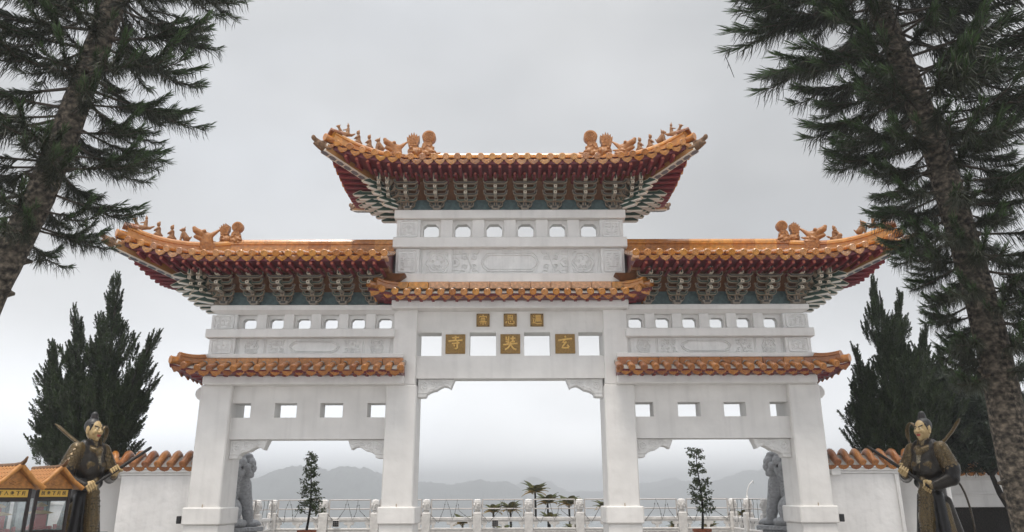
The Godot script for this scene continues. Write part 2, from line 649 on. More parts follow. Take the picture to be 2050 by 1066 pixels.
func build_gate() -> void:
	gate = node("memorial_gate")
	tag(gate, "white three-bay temple gate with orange tiled roofs and painted brackets", "gate")
	make_tile_shapes()
	# columns
	for s in [-1.0, 1.0]:
		for k in 2:
			var x0: float = 7.965 if k == 0 else 2.69
			var x1: float = 8.858 if k == 0 else 3.554
			var b := Builder.new()
			b.box(Vector3(s * x0, 0, -1.0), Vector3(s * x1, 4.62, 0.25), 0.035)
			var c := part("column", b, M.white, gate)
			b = Builder.new()
			var m := (x0 + x1) * 0.5
			var h := (x1 - x0) * 0.5
			b.box(Vector3(s * m - h - 0.03, 0, -1.03), Vector3(s * m + h + 0.03, 0.82, 0.28), 0.02)
			part("footing", b, M.white, c)
			b = Builder.new()
			b.box(Vector3(s * m - h - 0.085, 0.825, -1.085), Vector3(s * m + h + 0.085, 1.28, 0.335), 0.03)
			part("plinth", b, M.white, c)
			if k == 0:
				# rounded beam end on the outer side
				b = Builder.new()
				var poly := PackedVector2Array()
				for p in [[0, 0.02], [0.10, 0.0], [0.21, 0.045], [0.285, 0.13], [0.30, 0.21], [0.285, 0.29], [0.21, 0.375], [0.10, 0.42], [0, 0.40]]:
					poly.append(Vector2(s * (8.86 + p[0]), 4.22 + p[1]))
				b.prism(poly, -0.62, -0.12, 0.04)
				part("beam_end", b, M.white, c)
			else:
				b = Builder.new()
				b.box(Vector3(s * 2.73, 4.62, -0.99), Vector3(s * 3.42, 7.35, 0.24), 0.02)
				part("upper_shaft", b, M.white, c)
			# little hook left on the plinth
			b = Builder.new()
			b.box(Vector3(s * m - 0.012, 1.28, 0.29), Vector3(s * m + 0.012, 1.36, 0.315), 0.004)
			part("hook", b, M.arm_edge, c)
	# lintel of the middle bay
	var b := Builder.new()
	b.holed(Vector2(-2.735, 4.82), Vector2(2.735, 7.02), [[-3.0, 5.48, -2.02, 6.175], [-1.20, 5.48, -0.42, 6.175], [0.41, 5.48, 1.18, 6.175], [2.01, 5.48, 3.0, 6.175]], -0.50, 0.05)
	part("middle_lintel", b, M.white, gate)
	# lintels of the side bays
	for s in [-1.0, 1.0]:
		b = Builder.new()
		var holes := []
		for h in [[8.3, 7.44], [6.75, 6.12], [5.45, 4.80], [4.10, 3.2]]:
			holes.append([minf(s * h[0], s * h[1]), 3.715, maxf(s * h[0], s * h[1]), 4.125])
		b.holed(Vector2(minf(s * 3.55, s * 7.97), 3.11), Vector2(maxf(s * 3.55, s * 7.97), 4.66), holes, -0.55, 0.05)
		part("side_lintel", b, M.white, gate)
	# carved corner braces under the lintels
	for s in [-1.0, 1.0]:
		corner_brace(s * 2.69, -s, 4.82)
		corner_brace(s * 3.555, s, 3.11)
		corner_brace(s * 7.965, -s, 3.11)
	# name plates
	b = Builder.new()
	for q in [[-1.61, 5.825, 0.29, 0], [0.0, 5.825, 0.29, 1], [1.61, 5.825, 0.29, 2], [-0.805, 6.54, 0.195, 3], [0.0, 6.54, 0.195, 4], [0.79, 6.54, 0.195, 5]]:
		plate(Vector3(q[0], q[1], 0.05), q[2], q[3])
	upper_wall()
	for s in [-1.0, 1.0]:
		wing_wall(s)
	# cornices below the lean-to roofs
	b = Builder.new()
	b.box(Vector3(-3.46, 6.80, -1.3), Vector3(3.46, 7.06, 0.55), 0.03)
	part("cornice", b, M.white, gate)
	for s in [-1.0, 1.0]:
		b = Builder.new()
		b.box(Vector3(s * 3.03, 4.60, -1.3), Vector3(s * 8.72, 4.86, 0.55), 0.03)
		part("cornice", b, M.white, gate)
	# roofs
	lean_to("lower_roof", -3.55, 3.55, 7.12, true, true, false, 7.63)
	lean_to("lower_roof", -8.95, -3.06, 4.94, true, false, true, 5.37)
	lean_to("lower_roof", 3.06, 8.95, 4.94, false, true, true, 5.37)
	var top := hip_roof({"name": "top_roof", "l": -5.25, "r": 5.25, "hl": true, "hr": true, "hz": 2.25, "ye": 10.95, "yr": 11.72, "lift": 0.50, "flare": 0.16, "reach": 2.7, "ridge": 0.46})
	bracket_zone(top, -3.47, 3.47, 9.93, 0.72, [-3.13, -2.24, -1.335, -0.44, 0.455, 1.36, 2.27, 3.15], true, true)
	var wl := hip_roof({"name": "wing_roof", "l": -10.9, "r": -3.52, "hl": true, "hr": false, "hz": 2.2, "ye": 8.03, "yr": 8.80, "lift": 0.50, "flare": 0.16, "reach": 2.7, "ridge": 0.45})
	bracket_zone(wl, -8.75, -3.5, 6.95, 0.80, [-8.42, -7.53, -6.66, -5.79, -4.92, -4.05], true, false)
	var wr := hip_roof({"name": "wing_roof", "l": 3.52, "r": 10.9, "hl": false, "hr": true, "hz": 2.2, "ye": 8.03, "yr": 8.80, "lift": 0.50, "flare": 0.16, "reach": 2.7, "ridge": 0.45})
	bracket_zone(wr, 3.5, 8.75, 6.95, 0.80, [4.05, 4.92, 5.79, 6.66, 7.53, 8.42], false, true)


func corner_brace(x: float, s: float, y: float) -> void:
	var p := [[0, -0.005], [1.07, -0.005], [0.96, -0.285], [0.87, -0.225], [0.76, -0.205], [0.66, -0.25], [0.54, -0.33], [0.45, -0.345], [0.35, -0.385], [0.27, -0.44], [0.25, -0.51], [0.20, -0.53], [0, -0.535]]
	var poly := PackedVector2Array()
	for q in p:
		poly.append(Vector2(x + s * (q[0] + 0.002), y + q[1]))
	var b := Builder.new()
	b.prism(poly, -0.42, -0.06, 0.02)
	var o := part("corner_brace", b, M.carved, gate)
	b = Builder.new()
	b.x = Transform3D(Basis(Vector3(s, 0, 0), Vector3.UP, Vector3(0, 0, 1)), Vector3(x, y, -0.061))
	b.stroke(spiral(Vector2(0.2, -0.2), 0.03, 0.13, 1.6, 0.5), 0.035, 0.022)
	b.stroke(v2([[0.02, -0.405], [0.27, -0.405]]), 0.03, 0.02)
	b.stroke(v2([[0.30, -0.36], [0.38, -0.27], [0.46, -0.29], [0.52, -0.22], [0.60, -0.22]]), 0.035, 0.022)
	b.stroke(spiral(Vector2(0.46, -0.15), 0.02, 0.075, 1.3, 2.0), 0.028, 0.02)
	b.stroke(spiral(Vector2(0.68, -0.12), 0.02, 0.07, 1.2, 1.0), 0.028, 0.02)
	b.stroke(v2([[0.56, -0.1], [0.62, -0.17], [0.74, -0.17], [0.83, -0.1], [0.9, -0.14]]), 0.03, 0.02)
	b.stroke(v2([[0.36, -0.06], [0.55, -0.05], [0.8, -0.06]]), 0.028, 0.018)
	part("scroll_relief", b, M.carved, o)


func spiral(c: Vector2, r0: float, r1: float, turns: float, start := 0.0) -> PackedVector2Array:
	var o := PackedVector2Array()
	var m := int(turns * 12)
	for i in m + 1:
		var t := float(i) / m
		var a := start + t * turns * TAU
		o.append(c + Vector2(cos(a), sin(a)) * lerpf(r0, r1, t))
	return o


func ring(c: Vector2, r: Vector2, corner: float, bite := false) -> PackedVector2Array:
	# a rectangle with rounded (or notched) corners
	var o := PackedVector2Array()
	for q in 4:
		var sx := 1.0 if q in [0, 3] else -1.0
		var sy := 1.0 if q < 2 else -1.0
		var m := c + Vector2(sx * (r.x - corner), sy * (r.y - corner))
		for i in 5:
			var a := PI * 0.5 * (q + i / 4.0)
			if bite:
				var k := c + Vector2(sx * r.x, sy * r.y)
				var e := PI * 0.5 * (q + 1.0 - i / 4.0)
				o.append(k - Vector2(cos(e), sin(e)) * corner)
			else:
				o.append(m + Vector2(cos(a), sin(a)) * corner)
	return o


func plate(at: Vector3, h: float, which: int) -> void:
	var strokes := [
		[[[0.3, 0.86], [0.5, 0.88], [0.72, 0.89]], [[0.5, 0.99], [0.5, 0.68]], [[0.06, 0.64], [0.3, 0.68], [0.6, 0.69], [0.94, 0.72]], [[0.28, 0.50], [0.5, 0.51], [0.76, 0.54]], [[0.62, 0.64], [0.62, 0.22], [0.54, 0.16], [0.46, 0.22]], [[0.38, 0.42], [0.46, 0.32]]],
		[[[0.24, 0.93], [0.24, 0.74], [0.40, 0.75]], [[0.20, 0.60], [0.40, 0.64]], [[0.40, 0.96], [0.39, 0.56], [0.30, 0.47]], [[0.50, 0.80], [0.82, 0.83]], [[0.66, 0.97], [0.66, 0.62]], [[0.52, 0.61], [0.80, 0.63]], [[0.05, 0.40], [0.4, 0.45], [0.95, 0.50]], [[0.52, 0.58], [0.46, 0.36], [0.34, 0.20], [0.16, 0.10]], [[0.52, 0.44], [0.62, 0.26], [0.74, 0.14], [0.88, 0.10]]],
		[[[0.48, 0.97], [0.55, 0.86]], [[0.06, 0.68], [0.4, 0.74], [0.94, 0.80]], [[0.50, 0.72], [0.34, 0.56], [0.56, 0.52]], [[0.58, 0.60], [0.38, 0.36], [0.30, 0.22], [0.50, 0.20], [0.72, 0.22]], [[0.62, 0.40], [0.74, 0.24]]],
		[[[0.5, 0.98], [0.5, 0.86]], [[0.14, 0.68], [0.18, 0.82], [0.84, 0.82], [0.82, 0.68]], [[0.30, 0.66], [0.68, 0.66]], [[0.32, 0.56], [0.32, 0.40], [0.68, 0.40], [0.68, 0.56], [0.32, 0.56]], [[0.16, 0.30], [0.84, 0.30]], [[0.5, 0.30], [0.5, 0.04]], [[0.34, 0.20], [0.26, 0.10]], [[0.66, 0.20], [0.76, 0.10]]],
		[[[0.30, 0.92], [0.30, 0.48], [0.70, 0.48], [0.70, 0.92], [0.30, 0.92]], [[0.30, 0.70], [0.70, 0.70]], [[0.50, 0.9], [0.44, 0.6]], [[0.50, 0.74], [0.62, 0.56]], [[0.14, 0.34], [0.08, 0.16]], [[0.30, 0.36], [0.36, 0.12], [0.70, 0.10], [0.88, 0.18], [0.84, 0.30]], [[0.50, 0.36], [0.56, 0.26]], [[0.76, 0.40], [0.84, 0.32]]],
		[[[0.16, 0.88], [0.24, 0.78]], [[0.10, 0.60], [0.24, 0.60], [0.16, 0.34], [0.26, 0.24]], [[0.08, 0.20], [0.28, 0.20], [0.50, 0.10], [0.94, 0.14]], [[0.40, 0.90], [0.84, 0.90], [0.84, 0.66], [0.40, 0.66], [0.40, 0.90]], [[0.40, 0.78], [0.84, 0.78]], [[0.38, 0.56], [0.38, 0.28]], [[0.38, 0.56], [0.88, 0.56], [0.88, 0.28]], [[0.54, 0.56], [0.54, 0.30]], [[0.70, 0.56], [0.70, 0.30]], [[0.40, 0.43], [0.86, 0.43]]]]
	var b := Builder.new()
	b.box(at + Vector3(-h, -h, 0.002), at + Vector3(h, h, 0.035), 0.012)
	var o := part("name_plate", b, M.bronze, gate)
	b = Builder.new()
	b.x = Transform3D(Basis.from_scale(Vector3.ONE), at + Vector3(-h * 0.80, -h * 0.76, 0.035))
	for s in strokes[which]:
		var p := PackedVector2Array()
		for q in s:
			p.append(Vector2(q[0], q[1]) * h * 1.6)
		b.stroke(p, h * 0.19, 0.028)
	part("raised_character", b, M.gold, o)
	if which >= 3:
		for sx in [-1.0, 1.0]:
			for sy in [-1.0, 1.0]:
				b = Builder.new()
				b.box(at + Vector3(sx * h * 0.84 - 0.015, sy * h * 0.84 - 0.015, 0.035), at + Vector3(sx * h * 0.84 + 0.015, sy * h * 0.84 + 0.015, 0.05), 0.006)
				part("bolt", b, M.dark_wood, o)


func upper_wall() -> void:
	# the block above the middle bay, from the lean-to roof to the brackets
	var b := Builder.new()
	b.box(Vector3(-3.38, 7.06, -1.0), Vector3(3.38, 7.63, 0.24))
	part("wall_core", b, M.white, gate)
	b = Builder.new()
	b.box(Vector3(-3.46, 7.63, -1.1), Vector3(3.46, 7.912, 0.36), 0.02)
	part("band", b, M.white, gate)
	b = Builder.new()
	b.box(Vector3(-3.42, 7.912, -0.95), Vector3(3.42, 8.72, 0.14))
	var p := part("relief_panel", b, M.carved, gate)
	relief(p, -2.72, 2.72, 7.914, 8.72, 0.14, 1.0)
	b = Builder.new()
	b.box(Vector3(-3.535, 8.72, -1.13), Vector3(3.535, 9.045, 0.39), 0.02)
	part("band", b, M.white, gate)
	for s in [-1.0, 1.0]:
		carved_block(Vector3(s * 3.09, 8.316, 0.25), Vector2(0.36, 0.40))
		carved_block(Vector3(s * 3.09, 9.347, 0.25), Vector2(0.36, 0.30))
	for i in 6:
		window(-2.42 + i * 0.968, 0.30, 9.045, 9.65, 0.10, 0.55)
	for i in 5:
		b = Builder.new()
		var x := -1.936 + i * 0.968
		b.box(Vector3(x - 0.185, 9.045, -0.28), Vector3(x + 0.185, 9.65, 0.24), 0.012)
		part("window_pier", b, M.white, gate)
	b = Builder.new()
	b.box(Vector3(-3.525, 9.65, -0.36), Vector3(3.525, 9.93, 0.37), 0.02)
	part("band", b, M.white, gate)


func wing_wall(s: float) -> void:
	var b := Builder.new()
	b.box(Vector3(s * 3.43, 4.86, -0.95), Vector3(s * 8.60, 5.38, 0.22))
	part("wall_core", b, M.white, gate)
	b = Builder.new()
	b.box(Vector3(s * 3.08, 5.38, -1.1), Vector3(s * 8.82, 5.51, 0.34), 0.015)
	part("band", b, M.white, gate)
	b = Builder.new()
	b.box(Vector3(s * 3.43, 5.51, -0.95), Vector3(s * 8.70, 5.98, 0.12))
	var p := part("relief_panel", b, M.carved, gate)
	relief(p, minf(s * 3.47, s * 8.0), maxf(s * 3.47, s * 8.0), 5.512, 5.98, 0.12, s)
	b = Builder.new()
	b.box(Vector3(s * 3.36, 5.98, -1.12), Vector3(s * 8.86, 6.235, 0.38), 0.02)
	part("band", b, M.white, gate)
	carved_block(Vector3(s * 8.39, 5.745, 0.25), Vector2(0.375, 0.233))
	carved_block(Vector3(s * 8.39, 6.46, 0.25), Vector2(0.375, 0.224))
	for i in 6:
		window(s * (3.70 + i * 0.80), 0.27, 6.235, 6.69, 0.08, 0.5)
		b = Builder.new()
		var x := s * (4.10 + i * 0.80)
		if i < 5:
			b.box(Vector3(x - 0.145, 6.235, -0.34), Vector3(x + 0.145, 6.69, 0.24), 0.012)
			part("window_pier", b, M.white, gate)
	# cornice with a hollow underside
	b = Builder.new()
	b.frustum(Vector3(minf(s * 3.44, s * 8.62), 6.69, -0.36), Vector3(maxf(s * 3.44, s * 8.62), 6.78, 0.20), Vector2(0.12, 0.12))
	b.box(Vector3(s * 3.42, 6.782, -0.5), Vector3(s * 8.80, 6.95, 0.36), 0.02)
	part("band", b, M.white, gate)


func window(x: float, hw: float, y0: float, y1: float, z: float, _deep: float) -> void:
	# an octagonal opening in a set-back slab
	var b := Builder.new()
	var w := hw + 0.24
	var yo0 := y0 + 0.03
	var yo1 := y1 - 0.10
	var c := (yo1 - yo0) * 0.22
	var ho := minf(hw * 0.80, (yo1 - yo0) * 0.62)
	var oct := [Vector2(x - ho + c, yo0), Vector2(x + ho - c, yo0), Vector2(x + ho, yo0 + c), Vector2(x + ho, yo1 - c), Vector2(x + ho - c, yo1), Vector2(x - ho + c, yo1), Vector2(x - ho, yo1 - c), Vector2(x - ho, yo0 + c)]
	var out := [Vector2(x - w * 0.6, y0), Vector2(x + w * 0.6, y0), Vector2(x + w, y0 + c), Vector2(x + w, y1 - c), Vector2(x + w * 0.6, y1), Vector2(x - w * 0.6, y1), Vector2(x - w, y1 - c), Vector2(x - w, y0 + c)]
	var z0 := -0.14
	for i in 8:
		var j := (i + 1) % 8
		var a: Vector2 = oct[i]
		var d: Vector2 = oct[j]
		var e: Vector2 = out[i]
		var f: Vector2 = out[j]
		b.quad(Vector3(e.x, e.y, z), Vector3(f.x, f.y, z), Vector3(d.x, d.y, z), Vector3(a.x, a.y, z))
		b.quad(Vector3(f.x, f.y, z0), Vector3(e.x, e.y, z0), Vector3(a.x, a.y, z0), Vector3(d.x, d.y, z0))
		b.quad(Vector3(a.x, a.y, z), Vector3(d.x, d.y, z), Vector3(d.x, d.y, z0), Vector3(a.x, a.y, z0))
	for q in [[0, 1], [4, 5]]:
		pass
	for k in [1, 3, 5, 7]:
		var e: Vector2 = out[k]
		var f: Vector2 = out[(k + 1) % 8]
		var g := Vector2(x + (w if k in [1, 3] else -w), y0 if k in [1, 7] else y1)
		for zz in [z, z0]:
			b.face([Vector3(e.x, e.y, zz), Vector3(f.x, f.y, zz), Vector3(g.x, g.y, zz)], Vector3(x, (y0 + y1) * 0.5, (z + z0) * 0.5))
	part("window", b, M.white, gate)


func carved_block(at: Vector3, h: Vector2) -> void:
	var b := Builder.new()
	b.box(at + Vector3(-h.x, -h.y, -0.66), at + Vector3(h.x, h.y, 0.0), 0.012)
	var o := part("carved_block", b, M.carved, gate)
	b = Builder.new()
	b.x.origin = at
	var w := h.x * 0.76
	var k := h.y * 0.84
	b.stroke(ring(Vector2.ZERO, Vector2(w, k), 0.06), 0.04, 0.034, true)
	# a long-life sign within
	for sx in [-1.0, 1.0]:
		b.stroke(v2([[sx * w * 0.12, k * 0.72], [sx * w * 0.62, k * 0.72], [sx * w * 0.62, k * 0.52], [sx * w * 0.30, k * 0.52]]), 0.026, 0.024)
		b.stroke(v2([[sx * w * 0.72, k * 0.30], [sx * w * 0.45, k * 0.30], [sx * w * 0.45, k * 0.10], [sx * w * 0.72, k * 0.10]]), 0.026, 0.024)
		b.stroke(v2([[sx * w * 0.12, k * 0.34], [sx * w * 0.28, k * 0.20], [sx * w * 0.12, k * 0.05]]), 0.026, 0.024)
		b.stroke(v2([[sx * w * 0.70, -k * 0.12], [sx * w * 0.40, -k * 0.12], [sx * w * 0.40, -k * 0.34], [sx * w * 0.62, -k * 0.34]]), 0.026, 0.024)
		b.stroke(v2([[sx * w * 0.30, -k * 0.72], [sx * w * 0.66, -k * 0.72], [sx * w * 0.66, -k * 0.52]]), 0.026, 0.024)
	b.stroke(v2([[-w * 0.5, -k * 0.5], [w * 0.5, -k * 0.5]]), 0.026, 0.024)
	b.stroke(v2([[0, k * 0.78], [0, -k * 0.45]]), 0.026, 0.024)
	part("carving", b, M.carved, o)


func relief(o: Node, x0: float, x1: float, y0: float, y1: float, z: float, _s: float) -> void:
	# framed long cartouche between lotus scrolls and medallions
	var b := Builder.new()
	b.x.origin = Vector3((x0 + x1) * 0.5, (y0 + y1) * 0.5, z)
	var w := (x1 - x0) * 0.5
	var h := (y1 - y0) * 0.5
	var cw := w * 0.30
	for q in [[0.0, 0.72, 0.04], [0.055, 0.55, 0.03]]:
		var k: float = h * q[1]
		var e: float = cw - q[0]
		b.stroke(v2([[-e + 0.13, k], [e - 0.13, k], [e, k * 0.55], [e + 0.05, 0], [e, -k * 0.55], [e - 0.13, -k], [-e + 0.13, -k], [-e, -k * 0.55], [-e - 0.05, 0], [-e, k * 0.55]]), 0.032, q[2], true)
	part("cartouche", b, M.carved, o)
	for s in [-1.0, 1.0]:
		b = Builder.new()
		b.x.origin = Vector3((x0 + x1) * 0.5, (y0 + y1) * 0.5, z)
		var mx: float = s * w * 0.455
		for sx in [-1.0, 1.0]:
			for sy in [-1.0, 1.0]:
				b.stroke(spiral(Vector2(mx + sx * h * 0.36, sy * h * 0.34), 0.02, h * 0.20, 1.3, 0.3 if sx > 0 else 2.0), 0.028, 0.03)
				b.stroke(v2([[mx + sx * h * 0.15, sy * h * 0.2], [mx + sx * h * 0.3, sy * h * 0.72], [mx + sx * h * 0.58, sy * h * 0.62], [mx + sx * h * 0.74, sy * h * 0.85]]), 0.028, 0.03)
				var fx: float = mx + s * h * 0.7
				if sx * s > 0:
					b.stroke(v2([[fx, sy * h * 0.10], [fx + s * h * 0.22, sy * h * 0.34], [fx + s * h * 0.6, sy * h * 0.34]]), 0.028, 0.03)
					b.stroke(v2([[fx + s * h * 0.08, sy * h * 0.62], [fx + s * h * 0.6, sy * h * 0.62]]), 0.028, 0.03)
		b.stroke(spiral(Vector2(mx + s * h * 1.05, 0), 0.01, h * 0.16, 1.5), 0.025, 0.028)
		b.stroke(v2([[mx, h * 0.8], [mx - 0.05, h * 0.5], [mx, h * 0.1], [mx + 0.05, -h * 0.4], [mx, -h * 0.8]]), 0.025, 0.028)
		part("lotus_scroll", b, M.carved, o)
		b = Builder.new()
		b.x.origin = Vector3((x0 + x1) * 0.5, (y0 + y1) * 0.5, z)
		var c := Vector2(s * w * 0.81, -h * 0.04)
		for k in [[0.80, 0.04, 0.038], [0.60, 0.026, 0.028]]:
			var l := PackedVector2Array()
			for i in 40:
				var a := TAU * i / 40.0 - PI * 0.5
				var r: float = h * k[0] * (0.86 + 0.16 * absf(sin(a * 3.0 + PI * 0.5)))
				l.append(c + Vector2(cos(a) * 1.02, sin(a)) * r)
			b.stroke(l, k[1], k[2], true)
		for i in 5:
			var a := TAU * i / 5.0 + PI * 0.5
			b.stroke(spiral(c + Vector2(cos(a), sin(a)) * h * 0.32, 0.012, h * 0.14, 1.1, a), 0.024, 0.028)
		b.stroke(spiral(c + Vector2(0, -h * 0.32), h * 0.09, h * 0.09, 1.0), 0.022, 0.02)
		for e in [0.645, 0.975]:
			b.stroke(v2([[s * w * e, h * 0.96], [s * w * e, -h * 0.96]]), 0.03, 0.028)
		b.stroke(v2([[s * w * 0.625, h * 0.96], [s * w * 0.625, -h * 0.96]]), 0.02, 0.028)
		for sy in [-1.0, 1.0]:
			for sx in [-1.0, 1.0]:
				b.stroke(v2([[c.x + sx * h * 0.78, sy * h * 0.5], [c.x + sx * h * 0.70, sy * h * 0.78], [c.x + sx * h * 0.45, sy * h * 0.86]]), 0.024, 0.028)
		part("medallion", b, M.carved, o)


# ---------------------------------------------------------------- roofs

func circle(r: float, m: int, c := Vector2.ZERO) -> PackedVector2Array:
	var o := PackedVector2Array()
	for i in m:
		o.append(c + Vector2(cos(TAU * i / m), sin(TAU * i / m)) * r)
	return o


func sweep(b: Builder, path: PackedVector3Array, poly: PackedVector2Array, grow: PackedFloat32Array = PackedFloat32Array()) -> void:
	# a closed section (sideways, up) along a path
	var rings := []
	for i in path.size():
		var t := (path[mini(i + 1, path.size() - 1)] - path[maxi(i - 1, 0)]).normalized()
		var side := t.cross(Vector3.UP).normalized()
		var up := side.cross(t).normalized()
		var g := grow[i] if grow.size() > 0 else 1.0
		var r := PackedVector3Array()
		for p in poly:
			r.append(path[i] + side * p.x * g + up * p.y * g)
		rings.append(r)
	var m := poly.size()
	for i in path.size() - 1:
		for k in m:
			var j := (k + 1) % m
			b.quad(rings[i][k], rings[i][j], rings[i + 1][j], rings[i + 1][k])
	var ids := Geometry2D.triangulate_polygon(poly)
	var l := path.size() - 1
	for i in range(0, ids.size(), 3):
		b.tri(rings[0][ids[i]], rings[0][ids[i + 1]], rings[0][ids[i + 2]])
		b.tri(rings[l][ids[i]], rings[l][ids[i + 2]], rings[l][ids[i + 1]])


func make_tile_shapes() -> void:
	# round eave tile: a half pipe closed by a moulded disc
	var b := Builder.new()
	b.x = Transform3D(Basis(), Vector3(0, 0.045, 0))
	b.tube(PackedVector3Array([Vector3(0, 0, 0.0), Vector3(0, 0, -0.42), Vector3(0, 0, -0.46)]), PackedFloat32Array([0.088, 0.088, 0.082]), 10, true)
	b.prism(circle(0.102, 14), -0.01, 0.03, 0.012)
	b.stroke(circle(0.072, 14), 0.022, 0.009, true, 0.03)
	b.stroke(circle(0.026, 7), 0.03, 0.008, true, 0.03)
	cap_mesh = b.mesh()
	# drip tile: a pointed apron at the end of the pan
	b = Builder.new()
	b.x = Transform3D(Basis.from_scale(Vector3(1.12, 1.22, 1.0)), Vector3(0, -0.012, 0))
	var out := v2([[-0.135, 0.03], [-0.137, -0.03], [-0.122, -0.068], [-0.088, -0.10], [-0.045, -0.122], [0, -0.145], [0.045, -0.122], [0.088, -0.10], [0.122, -0.068], [0.137, -0.03], [0.135, 0.03], [0.07, -0.01], [0, -0.025], [-0.07, -0.01]])
	b.prism(out, -0.02, 0.012, 0.006)
	b.stroke(v2([[-0.108, -0.03], [-0.085, -0.07], [-0.045, -0.085], [0, -0.123], [0.045, -0.085], [0.085, -0.07], [0.108, -0.03]]), 0.018, 0.008, false, 0.012)
	b.stroke(v2([[-0.05, -0.045], [0, -0.075], [0.05, -0.045]]), 0.02, 0.007, false, 0.012)
	for i in 4:
		var x0 := -0.135 + 0.0675 * i
		var y := [0.03, -0.01, -0.025, -0.01, 0.03]
		b.quad(Vector3(x0, y[i], 0), Vector3(x0 + 0.0675, y[i + 1], 0), Vector3(x0 + 0.0675, y[i + 1] + 0.012, -0.35), Vector3(x0, y[i] + 0.012, -0.35))
	drip_mesh = b.mesh()
	b = Builder.new()
	b.x = Transform3D()
	b.col = Color(0.19, 0.017, 0.026)
	b.box(Vector3(-0.045, -0.1, -0.75), Vector3(0.045, 0, 0), 0.006)
	b.col = Color(0.34, 0.09, 0.04)
	b.box(Vector3(-0.033, -0.088, 0), Vector3(0.033, -0.018, 0.006))
	rafter_mesh = b.mesh()
	b = Builder.new()
	b.col = Color(0.15, 0.014, 0.022)
	b.tube(PackedVector3Array([Vector3(0, -0.05, 0), Vector3(0, -0.05, -0.7)]), PackedFloat32Array([0.05, 0.05]), 8)
	b.col = Color(0.28, 0.07, 0.035)
	b.prism(circle(0.034, 8, Vector2(0, -0.05)), 0.0, 0.006)
	dot_mesh = b.mesh()


func uneven() -> Transform3D:
	# no two tiles are bedded quite alike
	return Transform3D(Basis.from_euler(Vector3(rng.randf_range(-0.03, 0.03), rng.randf_range(-0.05, 0.05), rng.randf_range(-0.05, 0.05))), Vector3(rng.randf_range(-0.008, 0.008), rng.randf_range(-0.007, 0.007), rng.randf_range(-0.012, 0.012)))


func tile_mat(brown: bool, x: float) -> Material:
	var k := rng.randi_range(0, 4)
	if not brown and absf(x) < 3.6 and rng.randf() < 0.12:
		k = 4
	return M[("brown_tile_%d" if brown else "tile_%d") % k]


func hp(P: Dictionary, side: String, u: float, s: float, flat := false) -> Vector3:
	# a point of the roof: u along the eave, s inwards from it; flat leaves out the rise
	var hz: float = P.hz
	var d := 99.0
	var sx := 0.0
	var sz := 1.0
	if side == "f" or side == "b":
		if P.hl and u - P.l < d:
			d = u - P.l
			sx = -1.0
		if P.hr and P.r - u < d:
			d = P.r - u
			sx = 1.0
		sz = 1.0 if side == "f" else -1.0
	else:
		d = hz - absf(u - ZC)
		sz = signf(u - ZC)
		sx = -1.0 if side == "l" else 1.0
	var k: float = pow(clampf(1.0 - maxf(d, 0.0) / P.reach, 0.0, 1.0), 2.0)
	var fade: float = clampf(1.0 - s / 2.1, 0.0, 1.0)
	var t := s / hz
	var y: float = P.ye + P.lift * k * fade
	if not flat:
		y += (P.yr - P.ye) * t * (0.72 + 0.28 * t)
	var q: float = P.flare * k * fade
	if side == "f" or side == "b":
		return Vector3(u + sx * q, y, ZC + sz * (hz - s + q))
	var x: float = (P.l + s - q) if side == "l" else (P.r - s + q)
	return Vector3(x, y, u + sz * q)


func eave_frame(P: Dictionary, side: String, u: float, s: float, flat := false) -> Transform3D:
	# local -z runs up the slope, x along the eave, y out of the roof
	var p := hp(P, side, u, s, flat)
	var a := hp(P, side, u, s + 0.3, flat) - p
	var e := hp(P, side, u + 0.05, s, flat) - hp(P, side, u - 0.05, s, flat)
	if side == "l" or side == "b":
		e = -e if side == "b" else e
	if side == "r":
		e = -e
	var z := -a.normalized()
	var x := (e - z * e.dot(z)).normalized()
	var y := z.cross(x).normalized()
	if y.y < 0.0:
		x = -x
		y = -y
	return Transform3D(Basis(x, y, z), p)


const RIDGE := [[-0.12, 0.0], [0.12, 0.0], [0.12, 0.50], [0.155, 0.56], [0.155, 0.66], [0.115, 0.70], [0.115, 0.78], [0.085, 0.92], [0.0, 1.0], [-0.085, 0.92], [-0.115, 0.78], [-0.115, 0.70], [-0.155, 0.66], [-0.155, 0.56], [-0.12, 0.50]]


func ridge_profile(h: float) -> PackedVector2Array:
	var o := PackedVector2Array()
	for p in RIDGE:
		o.append(Vector2(p[0], p[1] * h))
	return o


